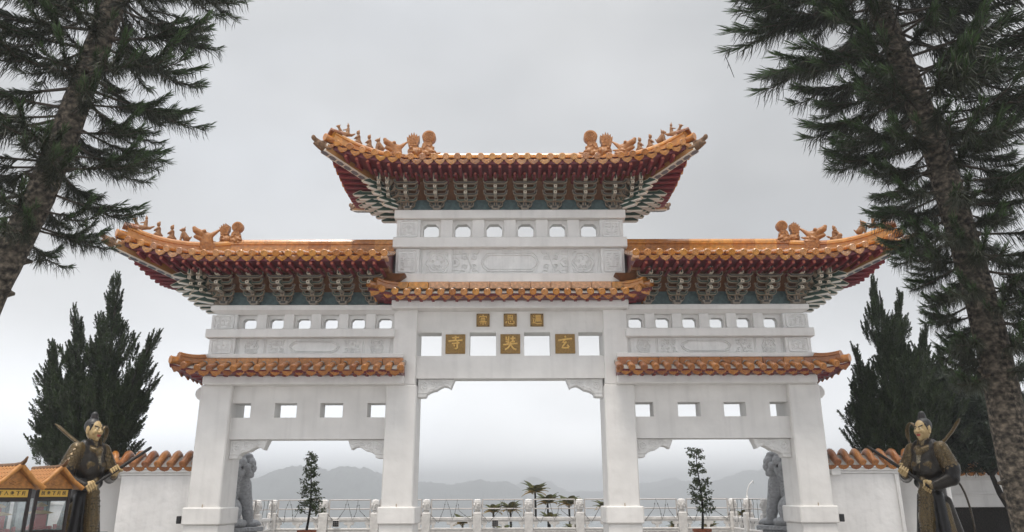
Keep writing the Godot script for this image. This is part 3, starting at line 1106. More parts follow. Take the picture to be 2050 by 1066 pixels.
func hip_roof(P: Dictionary) -> Node3D:
	var roof := node(P.name, gate)
	var hz: float = P.hz
	var sides := [["f", P.l, P.r]]
	if P.hl:
		sides.append(["l", ZC - hz, ZC + hz])
	if P.hr:
		sides.append(["r", ZC - hz, ZC + hz])
	sides.append(["b", P.l, P.r])
	var field := Builder.new()
	var under := Builder.new()
	for side in sides:
		var sd: String = side[0]
		var u0: float = side[1]
		var u1: float = side[2]
		var n := int(round((u1 - u0) / PITCH))
		var step := (u1 - u0) / n
		var hip0: bool = P.hl if sd in ["f", "b"] else true
		var hip1: bool = P.hr if sd in ["f", "b"] else true
		for i in n + 1:
			var u := u0 + step * i
			var far := hz
			if hip0:
				far = minf(far, u - u0)
			if hip1:
				far = minf(far, u1 - u)
			# round tile over the joint
			if (i > 0 or not hip0) and (i < n or not hip1):
				if sd != "b":
					put("round_eave_tile", cap_mesh, tile_mat(false, u), roof, eave_frame(P, sd, u, 0.0) * uneven())
				var pts := PackedVector3Array()
				var rad := PackedFloat32Array()
				var s := 0.40 if sd != "b" else 0.0
				while s < far - 0.02:
					var e := minf(s + 0.30, far)
					pts.append(hp(P, sd, u, s) + Vector3(0, 0.05, 0))
					rad.append(0.084)
					pts.append(hp(P, sd, u, e - 0.01) + Vector3(0, 0.05, 0))
					rad.append(0.076)
					s = e
				if pts.size() > 1:
					field.tube(pts, rad, 7, false)
			if i < n and sd != "b":
				put("drip_tile", drip_mesh, tile_mat(false, u), roof, eave_frame(P, sd, u + step * 0.5, 0.02) * uneven())
		# pans, the boards below and the soffit
		var m := int(ceil((u1 - u0) / 0.36))
		for i in m:
			var a := lerpf(u0, u1, float(i) / m)
			var c := lerpf(u0, u1, float(i + 1) / m)
			for j in 8:
				var p := []
				var q := []
				for k in [[a, j], [c, j], [c, j + 1], [a, j + 1]]:
					var u: float = k[0]
					var lim := hz
					if hip0:
						lim = minf(lim, u - u0)
					if hip1:
						lim = minf(lim, u1 - u)
					var s: float = minf(hz * k[1] / 8.0, lim)
					p.append(hp(P, sd, u, s))
					q.append(hp(P, sd, u, minf(maxf(s, 0.07), maxf(lim, 0.07)), true) + Vector3(0, -0.16, 0))
				if sd in ["f", "r"]:
					field.quad(p[0], p[1], p[2], p[3])
				else:
					field.quad(p[1], p[0], p[3], p[2])
				if j < 6:
					under.quad(q[1], q[0], q[3], q[2])
			var e0 := hp(P, sd, a, 0.07)
			var e1 := hp(P, sd, c, 0.07)
			var f0 := hp(P, sd, a, 0.07, true) + Vector3(0, -0.16, 0)
			var f1 := hp(P, sd, c, 0.07, true) + Vector3(0, -0.16, 0)
			under.quad(f0, f1, e1, e0)
		# two rows of rafters
		if sd != "b":
			var rn := int(round((u1 - u0) / 0.295))
			for i in range(1, rn):
				var u := lerpf(u0, u1, float(i) / rn)
				var lim := 9.0
				if hip0:
					lim = minf(lim, u - u0)
				if hip1:
					lim = minf(lim, u1 - u)
				if lim < 0.35:
					continue
				var f := eave_frame(P, sd, u, 0.11, true)
				f.origin.y -= 0.163
				put("rafter", rafter_mesh, M.lacquer, roof, f)
				if lim > 0.95:
					f = eave_frame(P, sd, u + 0.147, 0.44, true)
					f.origin.y -= 0.25
					put("round_rafter", dot_mesh, M.lacquer, roof, f)
	var t := part("tile_field", field, M.tile_1, roof)
	t.set_meta("kind", "stuff")
	part("soffit", under, M.red, roof)
	if not (P.hl and P.hr):
		# the closed inner end
		var b := Builder.new()
		var x: float = P.r if P.hl else P.l
		var s := 1.0 if P.hl else -1.0
		for sg in [-1.0, 1.0]:
			for i in 6:
				var q0 := hp(P, "f" if sg > 0 else "b", x - s * 0.01, hz * i / 6.0)
				var q1 := hp(P, "f" if sg > 0 else "b", x - s * 0.01, hz * (i + 1) / 6.0)
				b.face([q0, q1, Vector3(q1.x, P.ye - 0.16, q1.z), Vector3(q0.x, P.ye - 0.16, q0.z)], Vector3(x - s * 3.0, P.ye, ZC))
		part("end_board", b, M.red, roof)
		# outer verge tile of pale, weathered clay
		b = Builder.new()
		b.box(Vector3(x - 0.09, P.ye - 0.12, 1.5), Vector3(x + 0.09, P.ye - 0.02, hz + ZC + 0.01), 0.02)
		part("verge_tile", b, M.pale_tile, roof)
	# main ridge in lengths
	var a: float = P.l + hz - 0.25 if P.hl else P.l
	var c: float = P.r - hz + 0.25 if P.hr else P.r
	var prof := ridge_profile(P.ridge)
	var count := int(round((c - a) / 0.66))
	for i in count:
		var b := Builder.new()
		sweep(b, PackedVector3Array([Vector3(lerpf(a, c, float(i) / count) + 0.003, P.yr - 0.02, ZC), Vector3(lerpf(a, c, float(i + 1) / count) - 0.003, P.yr - 0.02, ZC)]), prof)
		part("ridge_tile", b, tile_mat(false, 9.0), roof)
	# hip ridges
	for hip in [[P.hl, "l", "f"], [P.hl, "l", "b"], [P.hr, "r", "f"], [P.hr, "r", "b"]]:
		if not hip[0]:
			continue
		var pts := PackedVector3Array()
		var steps := 20
		for i in steps + 1:
			var d := lerpf(hz, 0.16, float(i) / steps)
			var u: float = P.l + d if hip[1] == "l" else P.r - d
			var q := hp(P, hip[2], u, d)
			q.y += 0.02 + 0.10 * pow(float(i) / steps, 3.0)
			pts.append(q)
		var low := ridge_profile(P.ridge * 0.80)
		for k in 5:
			var b := Builder.new()
			var seg := PackedVector3Array()
			for i in 5:
				seg.append(pts[k * 4 + i])
			seg[0] = seg[0].lerp(seg[1], 0.01)
			sweep(b, seg, low)
			part("hip_ridge_tile", b, tile_mat(false, 9.0), roof)
		# last tiles at the very corner
		var tip: Vector3 = pts[steps]
		var dir := (pts[steps] - pts[steps - 1])
		dir.y = 0.0
		dir = dir.normalized()
		var f := Transform3D(Basis(Vector3.UP.cross(dir), Vector3.UP, dir), tip)
		var b := Builder.new()
		b.x = f
		b.tube(PackedVector3Array([Vector3(0, 0.02, -0.12), Vector3(0, 0.05, 0.20)]), PackedFloat32Array([0.10, 0.105]), 10)
		b.prism(circle(0.12, 14, Vector2(0, 0.05)), 0.2, 0.235, 0.015)
		part("corner_tile", b, M.tile_1, roof)
		b = Builder.new()
		b.x = f
		b.prism(v2([[-0.17, 0.30], [0, 0.42], [0.17, 0.30], [0.17, 0.24], [0, 0.34], [-0.17, 0.24]]), -0.30, 0.05, 0.01)
		part("hip_end_tile", b, M.brown_tile_3, roof)
		corner_beam(roof, P, hip)
		if hip[2] == "f":
			ornaments(roof, P, pts, hip[1])
	return roof


func corner_beam(roof: Node3D, P: Dictionary, hip: Array) -> void:
	var q := []
	for d in [1.75, 0.02]:
		var u: float = P.l + d if hip[1] == "l" else P.r - d
		q.append(hp(P, hip[2], u, d, true) + Vector3(0, -0.21, 0))
	q[0].y -= 0.26
	var dir: Vector3 = (q[1] - q[0]).normalized()
	var side := dir.cross(Vector3.UP).normalized()
	var up := side.cross(dir).normalized()
	var length: float = q[0].distance_to(q[1])
	var f := Transform3D(Basis(side, up, -dir), q[0])
	# outline, cheeks and the scaled belly
	var b := Builder.new()
	b.x = f
	b.col = Color(0.62, 0.56, 0.48)
	b.box(Vector3(-0.12, -0.15, -length), Vector3(0.12, 0.13, 0), 0.01)
	b.col = Color(0.30, 0.13, 0.03)
	for s in [-1.0, 1.0]:
		b.box(Vector3(s * 0.118, -0.12, -length + 0.04), Vector3(s * 0.125, 0.10, -0.04))
	b.col = Color(0.12, 0.125, 0.15)
	for i in int(length / 0.27):
		var z0 := -0.12 - 0.27 * i
		var hex := [Vector3(-0.095, -0.155, z0 - 0.12), Vector3(-0.06, -0.155, z0 - 0.01), Vector3(0.06, -0.155, z0 - 0.01), Vector3(0.095, -0.155, z0 - 0.12), Vector3(0.06, -0.155, z0 - 0.235), Vector3(-0.06, -0.155, z0 - 0.235)]
		b.face(hex, Vector3(0, 0, z0))
	part("corner_beam", b, M.lacquer, roof)
	# carved dragon head at its end
	var h := Transform3D(f.basis, q[1] - dir * 0.03)
	var mesh := blob([
		["c", Vector3(0, -0.02, 0.05), Vector3(0, 0.0, -0.22), 0.13, 0.105, 0], ["c", Vector3(0, 0.05, -0.16), Vector3(0, 0.075, -0.42), 0.085, 0.06, 0],
		["c", Vector3(0, -0.075, -0.12), Vector3(0, -0.06, -0.34), 0.06, 0.04, 0], ["s", Vector3(0, 0.115, -0.43), 0.06, 0],
		["s", Vector3(0.07, 0.10, -0.14), 0.05, 0], ["s", Vector3(-0.07, 0.10, -0.14), 0.05, 0], ["c", Vector3(0.07, 0.1, -0.05), Vector3(0.1, 0.19, 0.12), 0.035, 0.015, 0],
		["c", Vector3(-0.07, 0.1, -0.05), Vector3(-0.1, 0.19, 0.12), 0.035, 0.015, 0], ["c", Vector3(0.1, -0.03, 0.0), Vector3(0.14, 0.0, 0.14), 0.05, 0.02, 0], ["c", Vector3(-0.1, -0.03, 0.0), Vector3(-0.14, 0.0, 0.14), 0.05, 0.02, 0]], 0.026, 0.03, [Color(1, 1, 1)])
	put("dragon_head", mesh, M.wood, roof, h)


var shape := {}


func make_ornament_shapes() -> void:
	# ridge-end dragon: curled tail disc behind, fan crest in front, clouds below; +x points outwards
	var b := Builder.new()
	var disc := PackedVector2Array()
	for i in 22:
		var a := lerpf(-0.95, PI + 1.15, i / 21.0)
		disc.append(Vector2(-0.25, 0.70) + Vector2(cos(a), sin(a)) * 0.215)
	disc.append(Vector2(-0.36, 0.44))
	disc.append(Vector2(-0.42, 0.22))
	disc.append(Vector2(0.0, 0.22))
	disc.append(Vector2(-0.06, 0.46))
	b.prism(disc, -0.11, 0.11, 0.02)
	for z in [0.11]:
		b.stroke(spiral(Vector2(-0.25, 0.70), 0.02, 0.185, 3.0, 0.0), 0.035, 0.02, false, z)
		b.stroke(v2([[-0.36, 0.46], [-0.30, 0.34], [-0.2, 0.4], [-0.12, 0.3]]), 0.035, 0.02, false, z)
	shape.tail = b.mesh()
	b = Builder.new()
	var fan := v2([[0.10, 0.30], [0.36, 0.30], [0.37, 0.44], [0.43, 0.52], [0.445, 0.70], [0.39, 0.66], [0.385, 0.78], [0.33, 0.72], [0.30, 0.84], [0.255, 0.74], [0.22, 0.86], [0.18, 0.73], [0.13, 0.80], [0.12, 0.69], [0.05, 0.74], [0.045, 0.56], [0.10, 0.45]])
	b.prism(fan, -0.09, 0.09, 0.018)
	for i in 5:
		b.stroke(v2([[0.17 + 0.035 * i, 0.44], [0.12 + 0.06 * i, 0.70]]), 0.025, 0.016, false, 0.09)
	b.box(Vector3(0.07, 0.38, -0.11), Vector3(0.39, 0.43, 0.11), 0.015)
	shape.fan = b.mesh()
	var prims := [["c", Vector3(-0.45, 0.10, 0), Vector3(0.15, 0.18, 0), 0.10, 0.17, 0], ["c", Vector3(0.1, 0.15, 0), Vector3(0.28, 0.22, 0), 0.17, 0.14, 0], ["c", Vector3(-0.3, 0.2, 0), Vector3(-0.18, 0.36, 0), 0.15, 0.11, 0]]
	rng.seed = 3
	for i in 26:
		prims.append(["s", Vector3(rng.randf_range(-0.55, 0.36), rng.randf_range(0.02, 0.32), rng.randf_range(0.06, 0.17)), rng.randf_range(0.035, 0.06), 0])
	prims.append(["c", Vector3(-0.5, 0.1, 0.05), Vector3(-0.62, 0.14, 0.05), 0.06, 0.03, 0])
	shape.body = blob(prims, 0.026, 0.025, [Color(1, 1, 1)])
	# open-mouthed head on the hip
	prims = [["c", Vector3(-0.02, -0.06, 0), Vector3(0.0, 0.12, 0), 0.17, 0.15, 0], ["c", Vector3(0.05, 0.16, 0), Vector3(0.30, 0.27, 0), 0.12, 0.08, 0], ["s", Vector3(0.34, 0.33, 0), 0.055, 0], ["c", Vector3(0.08, 0.06, 0), Vector3(0.29, 0.10, 0), 0.085, 0.05, 0],
		["c", Vector3(-0.08, 0.18, 0.06), Vector3(-0.30, 0.40, 0.07), 0.07, 0.022, 0], ["c", Vector3(-0.08, 0.18, -0.06), Vector3(-0.30, 0.40, -0.07), 0.07, 0.022, 0], ["s", Vector3(0.1, 0.27, 0.09), 0.05, 0], ["s", Vector3(0.1, 0.27, -0.09), 0.05, 0],
		["c", Vector3(-0.12, 0.05, 0.12), Vector3(-0.26, 0.10, 0.14), 0.05, 0.02, 0], ["c", Vector3(-0.1, -0.04, 0.13), Vector3(-0.2, 0.0, 0.16), 0.05, 0.02, 0], ["c", Vector3(0.0, 0.05, 0.14), Vector3(0.1, 0.0, 0.14), 0.04, 0.03, 0]]
	shape.head = blob(prims, 0.024, 0.02, [Color(1, 1, 1)])
	b = Builder.new()
	b.frustum(Vector3(-0.17, -0.26, -0.17), Vector3(0.17, -0.06, 0.17), Vector2(0.02, 0.02))
	shape.head_base = b.mesh()
	# sitting beast, standing figure and the rider
	shape.beast = blob([["c", Vector3(-0.03, 0.07, 0), Vector3(0.03, 0.17, 0), 0.075, 0.055, 0], ["s", Vector3(0.05, 0.255, 0), 0.05, 0], ["c", Vector3(0.06, 0.25, 0), Vector3(0.115, 0.24, 0), 0.035, 0.022, 0], ["c", Vector3(0.06, 0.17, 0.03), Vector3(0.085, 0.0, 0.035), 0.028, 0.022, 0], ["c", Vector3(0.06, 0.17, -0.03), Vector3(0.085, 0.0, -0.035), 0.028, 0.022, 0], ["c", Vector3(-0.08, 0.04, 0), Vector3(-0.14, 0.13, 0), 0.028, 0.015, 0], ["c", Vector3(0.03, 0.29, 0.03), Vector3(0.02, 0.335, 0.035), 0.018, 0.008, 0], ["c", Vector3(0.03, 0.29, -0.03), Vector3(0.02, 0.335, -0.035), 0.018, 0.008, 0]], 0.015, 0.015, [Color(1, 1, 1)])
	shape.figure = blob([["c", Vector3(0, 0.02, 0), Vector3(0, 0.17, 0), 0.06, 0.05, 0], ["s", Vector3(0.01, 0.26, 0), 0.042, 0], ["c", Vector3(0.01, 0.29, 0), Vector3(-0.01, 0.325, 0), 0.04, 0.02, 0], ["c", Vector3(0, 0.18, 0.05), Vector3(0.08, 0.12, 0.03), 0.022, 0.018, 0], ["c", Vector3(0, 0.18, -0.05), Vector3(0.08, 0.12, -0.03), 0.022, 0.018, 0], ["c", Vector3(0.05, 0.03, 0.03), Vector3(0.08, 0.0, 0.035), 0.035, 0.025, 0], ["c", Vector3(0.05, 0.03, -0.03), Vector3(0.08, 0.0, -0.035), 0.035, 0.025, 0], ["c", Vector3(-0.04, 0.05, 0), Vector3(-0.09, 0.02, 0), 0.04, 0.02, 0]], 0.015, 0.013, [Color(1, 1, 1)])
	shape.rider = blob([["c", Vector3(-0.16, 0.10, 0), Vector3(0.08, 0.07, 0), 0.035, 0.07, 0], ["c", Vector3(-0.16, 0.10, 0), Vector3(-0.25, 0.16, 0), 0.035, 0.02, 0], ["c", Vector3(0.09, 0.09, 0), Vector3(0.17, 0.22, 0), 0.045, 0.032, 0], ["s", Vector3(0.185, 0.25, 0), 0.042, 0], ["c", Vector3(0.2, 0.25, 0), Vector3(0.26, 0.24, 0), 0.02, 0.008, 0], ["c", Vector3(0.16, 0.28, 0), Vector3(0.13, 0.32, 0), 0.02, 0.008, 0], ["c", Vector3(-0.06, 0.10, 0), Vector3(-0.07, 0.27, 0), 0.055, 0.035, 0], ["s", Vector3(-0.065, 0.335, 0), 0.036, 0], ["c", Vector3(-0.065, 0.36, 0), Vector3(-0.05, 0.42, 0), 0.022, 0.008, 0], ["c", Vector3(-0.05, 0.24, 0.03), Vector3(0.05, 0.2, 0.03), 0.02, 0.016, 0], ["c", Vector3(0, 0.05, 0.03), Vector3(0.03, 0, 0.04), 0.03, 0.02, 0], ["c", Vector3(0, 0.05, -0.03), Vector3(0.03, 0, -0.04), 0.03, 0.02, 0]], 0.016, 0.014, [Color(1, 1, 1)])


func ornaments(roof: Node3D, P: Dictionary, pts: PackedVector3Array, side: String) -> void:
	if shape.is_empty():
		make_ornament_shapes()
	var s := -1.0 if side == "l" else 1.0
	var top: bool = P.hl and P.hr
	var g := 1.03 if top else 0.80
	var ex: float = (P.l + P.hz if side == "l" else P.r - P.hz) - s * (0.12 if top else -0.02)
	var f := Transform3D(Basis(Vector3(s * g, 0, 0), Vector3(0, g, 0), Vector3(0, 0, g)), Vector3(ex, P.yr + P.ridge * 0.60, ZC + 0.02))
	put("ridge_dragon_body", shape.body, M.ornament, roof, f)
	put("tail_disc", shape.tail, M.ornament, roof, f)
	put("fan_crest", shape.fan, M.ornament, roof, f)
	var h: float = P.ridge * 0.80
	var at := func(k: float, lift: float, grow: float) -> Transform3D:
		var i := clampi(int(k), 0, pts.size() - 2)
		var p := pts[i].lerp(pts[i + 1], k - i)
		var e := pts[i + 1] - pts[i]
		var flat := Vector3(e.x, 0, e.z).normalized()
		# seen a little more from the side than along the ridge
		flat = (flat + Vector3(s * 0.35, 0, 0)).normalized()
		return Transform3D(Basis(flat * grow, Vector3.UP * grow, flat.cross(Vector3.UP) * grow), p + Vector3(0, h * lift, 0))
	put("hip_head", shape.head, M.ornament, roof, at.call(5.6 if top else 5.2, 1.0, 1.15))
	put("head_base", shape.head_base, M.ornament, roof, at.call(5.6 if top else 5.2, 1.0, 1.15))
	var kinds := ["beast", "figure", "figure"] if side == "l" else ["figure", "figure", "beast"]
	for i in 3:
		if not top and side == "r" and i == 1:
			# one has toppled on the right wing
			var q: Transform3D = at.call(10.8, 0.97, 1.05)
			q.basis = q.basis * Basis(Vector3(0, 0, 1), 1.05)
			put("ridge_beast", shape.rider, M.beast, roof, q)
			continue
		put("ridge_beast", shape[kinds[i]], M.beast, roof, at.call(9.6 + 2.5 * i, 0.97, 1.32))
	put("ridge_rider", shape.rider, M.beast, roof, at.call(17.4, 0.97, 1.2))


func lean_to(called: String, l: float, r: float, ye: float, hl: bool, hr: bool, brown: bool, band_y: float) -> void:
	# a narrow tiled roof against the wall; hipped ends turn up and run on round the side
	var P := {"l": l - (0.42 if hl else 0.0), "r": r + (0.42 if hr else 0.0), "hl": hl, "hr": hr, "hz": 1.36, "ye": ye, "yr": ye + 0.62, "lift": 0.17, "flare": 0.1, "reach": 1.0, "ridge": 0.2}
	var roof := node(called, gate)
	var field := Builder.new()
	var under := Builder.new()
	var wall := 0.66
	var sides := [["f", P.l, P.r], ["b", P.l, P.r]]
	if hl:
		sides.append(["l", ZC - P.hz, ZC + P.hz])
	if hr:
		sides.append(["r", ZC - P.hz, ZC + P.hz])
	for side in sides:
		var sd: String = side[0]
		var u0: float = side[1]
		var u1: float = side[2]
		var hip0: bool = hl if sd in ["f", "b"] else true
		var hip1: bool = hr if sd in ["f", "b"] else true
		var n := int(round((u1 - u0) / PITCH))
		var step := (u1 - u0) / n
		for i in n + 1:
			var u := u0 + step * i
			var far := wall
			if hip0:
				far = minf(far, u - u0)
			if hip1:
				far = minf(far, u1 - u)
			if (i > 0 or not hip0) and (i < n or not hip1):
				if sd != "b":
					put("round_eave_tile", cap_mesh, tile_mat(brown, u), roof, eave_frame(P, sd, u, 0.0) * uneven())
				if far > 0.45:
					field.tube(PackedVector3Array([hp(P, sd, u, 0.43) + Vector3(0, 0.055, 0), hp(P, sd, u, far) + Vector3(0, 0.055, 0)]), PackedFloat32Array([0.084, 0.08]), 7, false)
			if i < n and sd != "b":
				put("drip_tile", drip_mesh, tile_mat(brown, u), roof, eave_frame(P, sd, u + step * 0.5, 0.02) * uneven())
		var m := int(ceil((u1 - u0) / 0.3))
		for i in m:
			var q := []
			var w := []
			for k in [[i, 0.0], [i + 1, 0.0], [i + 1, 1.0], [i, 1.0]]:
				var u := lerpf(u0, u1, float(k[0]) / m)
				var lim := wall + 0.1
				if hip0:
					lim = minf(lim, u - u0)
				if hip1:
					lim = minf(lim, u1 - u)
				q.append(hp(P, sd, u, lim * k[1]) + Vector3(0, 0.0, 0))
				w.append(hp(P, sd, u, maxf(0.06, lim * k[1]), true) + Vector3(0, -0.10, 0))
			if sd in ["f", "r"]:
				field.quad(q[0], q[1], q[2], q[3])
			else:
				field.quad(q[1], q[0], q[3], q[2])
			under.quad(w[1], w[0], w[3], w[2])
			under.quad(w[0], w[1], q[1] + Vector3(0, -0.01, 0), q[0] + Vector3(0, -0.01, 0))
		if sd != "b":
			var rn := int(round((u1 - u0) / 0.34))
			for i in range(1, rn):
				var f := eave_frame(P, sd, lerpf(u0, u1, (i + 0.0) / rn), 0.26, true)
				f.origin.y -= 0.08
				f.basis = f.basis * Basis.from_scale(Vector3(0.9, 0.6, 0.4))
				put("rafter", rafter_mesh, M.lacquer, roof, f)
	field.c.fill(Color(1, 1, 1))
	var t := part("tile_field", field, M.mortar if true else M.tile_1, roof)
	t.set_meta("kind", "stuff")
	part("soffit", under, M.red, roof)
	# capping strip against the wall, in lengths
	var a: float = l + (-0.05 if hl else 0.0)
	var c: float = r + (0.05 if hr else 0.0)
	var count := int(round((c - a) / 0.62))
	for i in count:
		var b := Builder.new()
		var x0 := lerpf(a, c, float(i) / count) + 0.004
		var x1 := lerpf(a, c, float(i + 1) / count) - 0.004
		b.box(Vector3(x0, band_y - 0.24, 0.1), Vector3(x1, band_y - 0.02 - 0.006 * (i % 2), 0.50 + 0.005 * (i % 3)), 0.02)
		part("capping_tile", b, tile_mat(true, x0) if brown else (M.pale_tile if absf(x0 + x1) < 5.4 else M.tile_2), roof)
	if not hl or not hr:
		# inner end closed by a boarded gable and a rolled tile
		var s := 1.0 if hl else -1.0
		var x := r if hl else l
		var b := Builder.new()
		b.x = Transform3D(Basis(Vector3(0, 0, -1), Vector3.UP, Vector3(1, 0, 0)), Vector3(x, 0, 0))
		b.prism(v2([[-0.95, ye - 0.12], [-0.2, ye - 0.12], [-0.2, ye + 0.30], [-0.95, ye + 0.01]]), -0.02, 0.02)
		part("end_board", b, M.red, roof)
		b = Builder.new()
		var q0 := hp(P, "f", x, 0.0)
		b.box(Vector3(x - 0.02 * s, ye - 0.10, q0.z - 0.14), Vector3(x + 0.10 * s, ye + 0.06, q0.z + 0.0), 0.02)
		part("verge_tile", b, M.brown_tile_1, roof)
	# hips with their upturned end
	for hip in [[hl, "l", "f"], [hr, "r", "f"], [hl, "l", "b"], [hr, "r", "b"]]:
		if not hip[0]:
			continue
		var pts := PackedVector3Array()
		for i in 9:
			var d := lerpf(0.62, 0.12, i / 8.0)
			var u: float = P.l + d if hip[1] == "l" else P.r - d
			var q := hp(P, hip[2], u, d)
			q.y += 0.02 + 0.07 * pow(i / 8.0, 2.0)
			pts.append(q)
		var b := Builder.new()
		sweep(b, pts, ridge_profile(0.27))
		part("hip_ridge_tile", b, tile_mat(brown, 9.0), roof)
		var dir := pts[8] - pts[7]
		dir.y = 0.0
		dir = dir.normalized()
		b = Builder.new()
		b.x = Transform3D(Basis(Vector3.UP.cross(dir), Vector3.UP, dir), pts[8])
		b.tube(PackedVector3Array([Vector3(0, 0.02, -0.1), Vector3(0, 0.02, 0.17)]), PackedFloat32Array([0.10, 0.105]), 10)
		b.prism(circle(0.118, 14, Vector2(0, 0.02)), 0.17, 0.2, 0.012)
		part("corner_tile", b, M.brown_tile_2 if brown else M.tile_3, roof)
		b = Builder.new()
		b.x = Transform3D(Basis(Vector3.UP.cross(dir), Vector3.UP, dir), pts[8])
		b.col = Color(0.30, 0.05, 0.04)
		b.box(Vector3(-0.08, -0.24, -0.8), Vector3(0.08, -0.10, 0.06), 0.02)
		part("corner_beam", b, M.lacquer, roof)


# ---------------------------------------------------------------- brackets

var bracket := {}


func outlined(b: Builder, poly: PackedVector2Array, z0: float, z1: float, inset: float, rim: Color, body: Color, both := false) -> void:
	b.col = rim
	b.prism(poly, z0, z1)
	b.col = body
	for q in Geometry2D.offset_polygon(poly, -inset):
		b.prism(q, (z0 - 0.004) if both else (z1 - 0.01), z1 + 0.004)


func make_brackets() -> void:
	var rim := Color(0.27, 0.21, 0.15)
	var dark := Color(0.035, 0.032, 0.03)
	var green := Color(0.022, 0.055, 0.04)
	var cream := Color(0.55, 0.48, 0.38)
	var widths := [0.44, 0.60, 0.72, 0.68, 0.74]
	for t in 5:
		var w: float = widths[t] * 0.5
		var b := Builder.new()
		var poly := v2([[-w, 0.125], [-w, 0.055], [-w + 0.035, 0.01], [-w + 0.10, -0.02], [w - 0.10, -0.02], [w - 0.035, 0.01], [w, 0.055], [w, 0.125], [w - 0.06, 0.125], [w - 0.075, 0.07], [w - 0.12, 0.05], [-w + 0.12, 0.05], [-w + 0.075, 0.07], [-w + 0.06, 0.125]])
		outlined(b, poly, -0.05, 0.05, 0.016, rim, dark if t % 2 == 0 else green)
		for s in [-1.0, 1.0]:
			b.col = rim
			b.box(Vector3(s * (w - 0.03) - 0.045, 0.126, -0.045), Vector3(s * (w - 0.03) + 0.045, 0.165, 0.045))
			b.col = Color(0.06, 0.04, 0.07)
			b.box(Vector3(s * (w - 0.03) - 0.028, 0.134, 0.0), Vector3(s * (w - 0.03) + 0.028, 0.158, 0.049))
		bracket["arm_%d" % t] = b.mesh()
	# slanting beak: profile in (outwards, up), as thick as a beam
	var b := Builder.new()
	b.x = Transform3D(Basis(Vector3(0, 0, 1), Vector3.UP, Vector3(-1, 0, 0)), Vector3.ZERO)
	outlined(b, v2([[-0.12, -0.01], [-0.12, 0.10], [0.12, 0.16], [0.20, 0.13], [0.40, 0.035], [0.40, -0.03], [0.30, -0.035]]), -0.045, 0.045, 0.018, cream, green, true)
	b.x = Transform3D()
	b.col = cream
	b.box(Vector3(-0.047, -0.045, 0.385), Vector3(0.047, 0.04, 0.41))
	b.col = dark
	b.box(Vector3(-0.016, -0.018, 0.40), Vector3(0.016, 0.014, 0.414))
	b.col = Color(0.30, 0.27, 0.22)
	b.box(Vector3(-0.046, -0.05, -0.1), Vector3(0.046, -0.035, 0.36))
	bracket.beak = b.mesh()
	# upright between the tiers, and the square head under the eave beam
	b = Builder.new()
	b.col = rim
	b.box(Vector3(-0.05, -0.02, -0.05), Vector3(0.05, 0.16, 0.055))
	b.col = dark
	b.box(Vector3(-0.022, -0.0, 0.05), Vector3(0.022, 0.15, 0.059))
	bracket.post = b.mesh()
	b = Builder.new()
	b.col = cream
	b.box(Vector3(-0.05, -0.02, -0.08), Vector3(0.05, 0.19, 0.10))
	b.col = green
	b.box(Vector3(-0.02, -0.01, 0.09), Vector3(0.02, 0.18, 0.104))
	bracket.tenon = b.mesh()
	b = Builder.new()
	b.col = Color(0.24, 0.21, 0.17)
	b.frustum(Vector3(-0.09, 0.0, -0.09), Vector3(0.09, 0.05, 0.09), Vector2(0.035, 0.035))
	b.box(Vector3(-0.125, 0.052, -0.125), Vector3(0.125, 0.10, 0.125))
	b.col = dark
	b.box(Vector3(-0.07, 0.03, 0.08), Vector3(0.07, 0.095, 0.131))
	bracket.base = b.mesh()
	# long side beams that make the stepped corner
	b = Builder.new()
	b.x = Transform3D(Basis(Vector3(0, 0, 1), Vector3.UP, Vector3(-1, 0, 0)), Vector3.ZERO)
	outlined(b, v2([[-0.5, 0.0], [-0.5, 0.11], [0.02, 0.13], [0.10, 0.17], [0.30, 0.07], [0.34, 0.04], [0.31, 0.0]]), -0.05, 0.05, 0.02, cream, green, true)
	b.x = Transform3D()
	b.col = Color(0.80, 0.78, 0.74)
	b.box(Vector3(-0.051, -0.02, -0.45), Vector3(0.051, 0.0, 0.28))
	bracket.long_beam = b.mesh()


func bracket_cluster(at: Transform3D, rise: float, corner := false) -> void:
	var o := node("bracket_cluster", gate, at)
	var k := rise / 0.80
	put("base_block", bracket.base, M.lacquer, o, Transform3D(Basis(), Vector3(0, 0.0, 0.1)))
	for t in 5:
		var p := Vector3(0, 0.10 + 0.145 * t * k, 0.10 + 0.155 * t)
		put("bracket_arm", bracket["arm_%d" % t], M.lacquer, o, Transform3D(Basis(), p))
		if t < 4:
			put("bracket_post", bracket.post, M.lacquer, o, Transform3D(Basis(), p + Vector3(0, 0.01, 0.06)))
	for t in [1, 2]:
		put("bracket_beak", bracket.beak, M.lacquer, o, Transform3D(Basis(), Vector3(0, 0.20 + 0.145 * t * k, 0.20 + 0.155 * t)))
	put("bracket_tenon", bracket.tenon, M.lacquer, o, Transform3D(Basis(), Vector3(0, 0.16 + 0.145 * 4 * k, 0.84)))
	if corner:
		for t in 5:
			put("long_beam", bracket.long_beam, M.lacquer, o, Transform3D(Basis(), Vector3(0, 0.05 + 0.145 * t * k, 0.42 + 0.19 * t)))


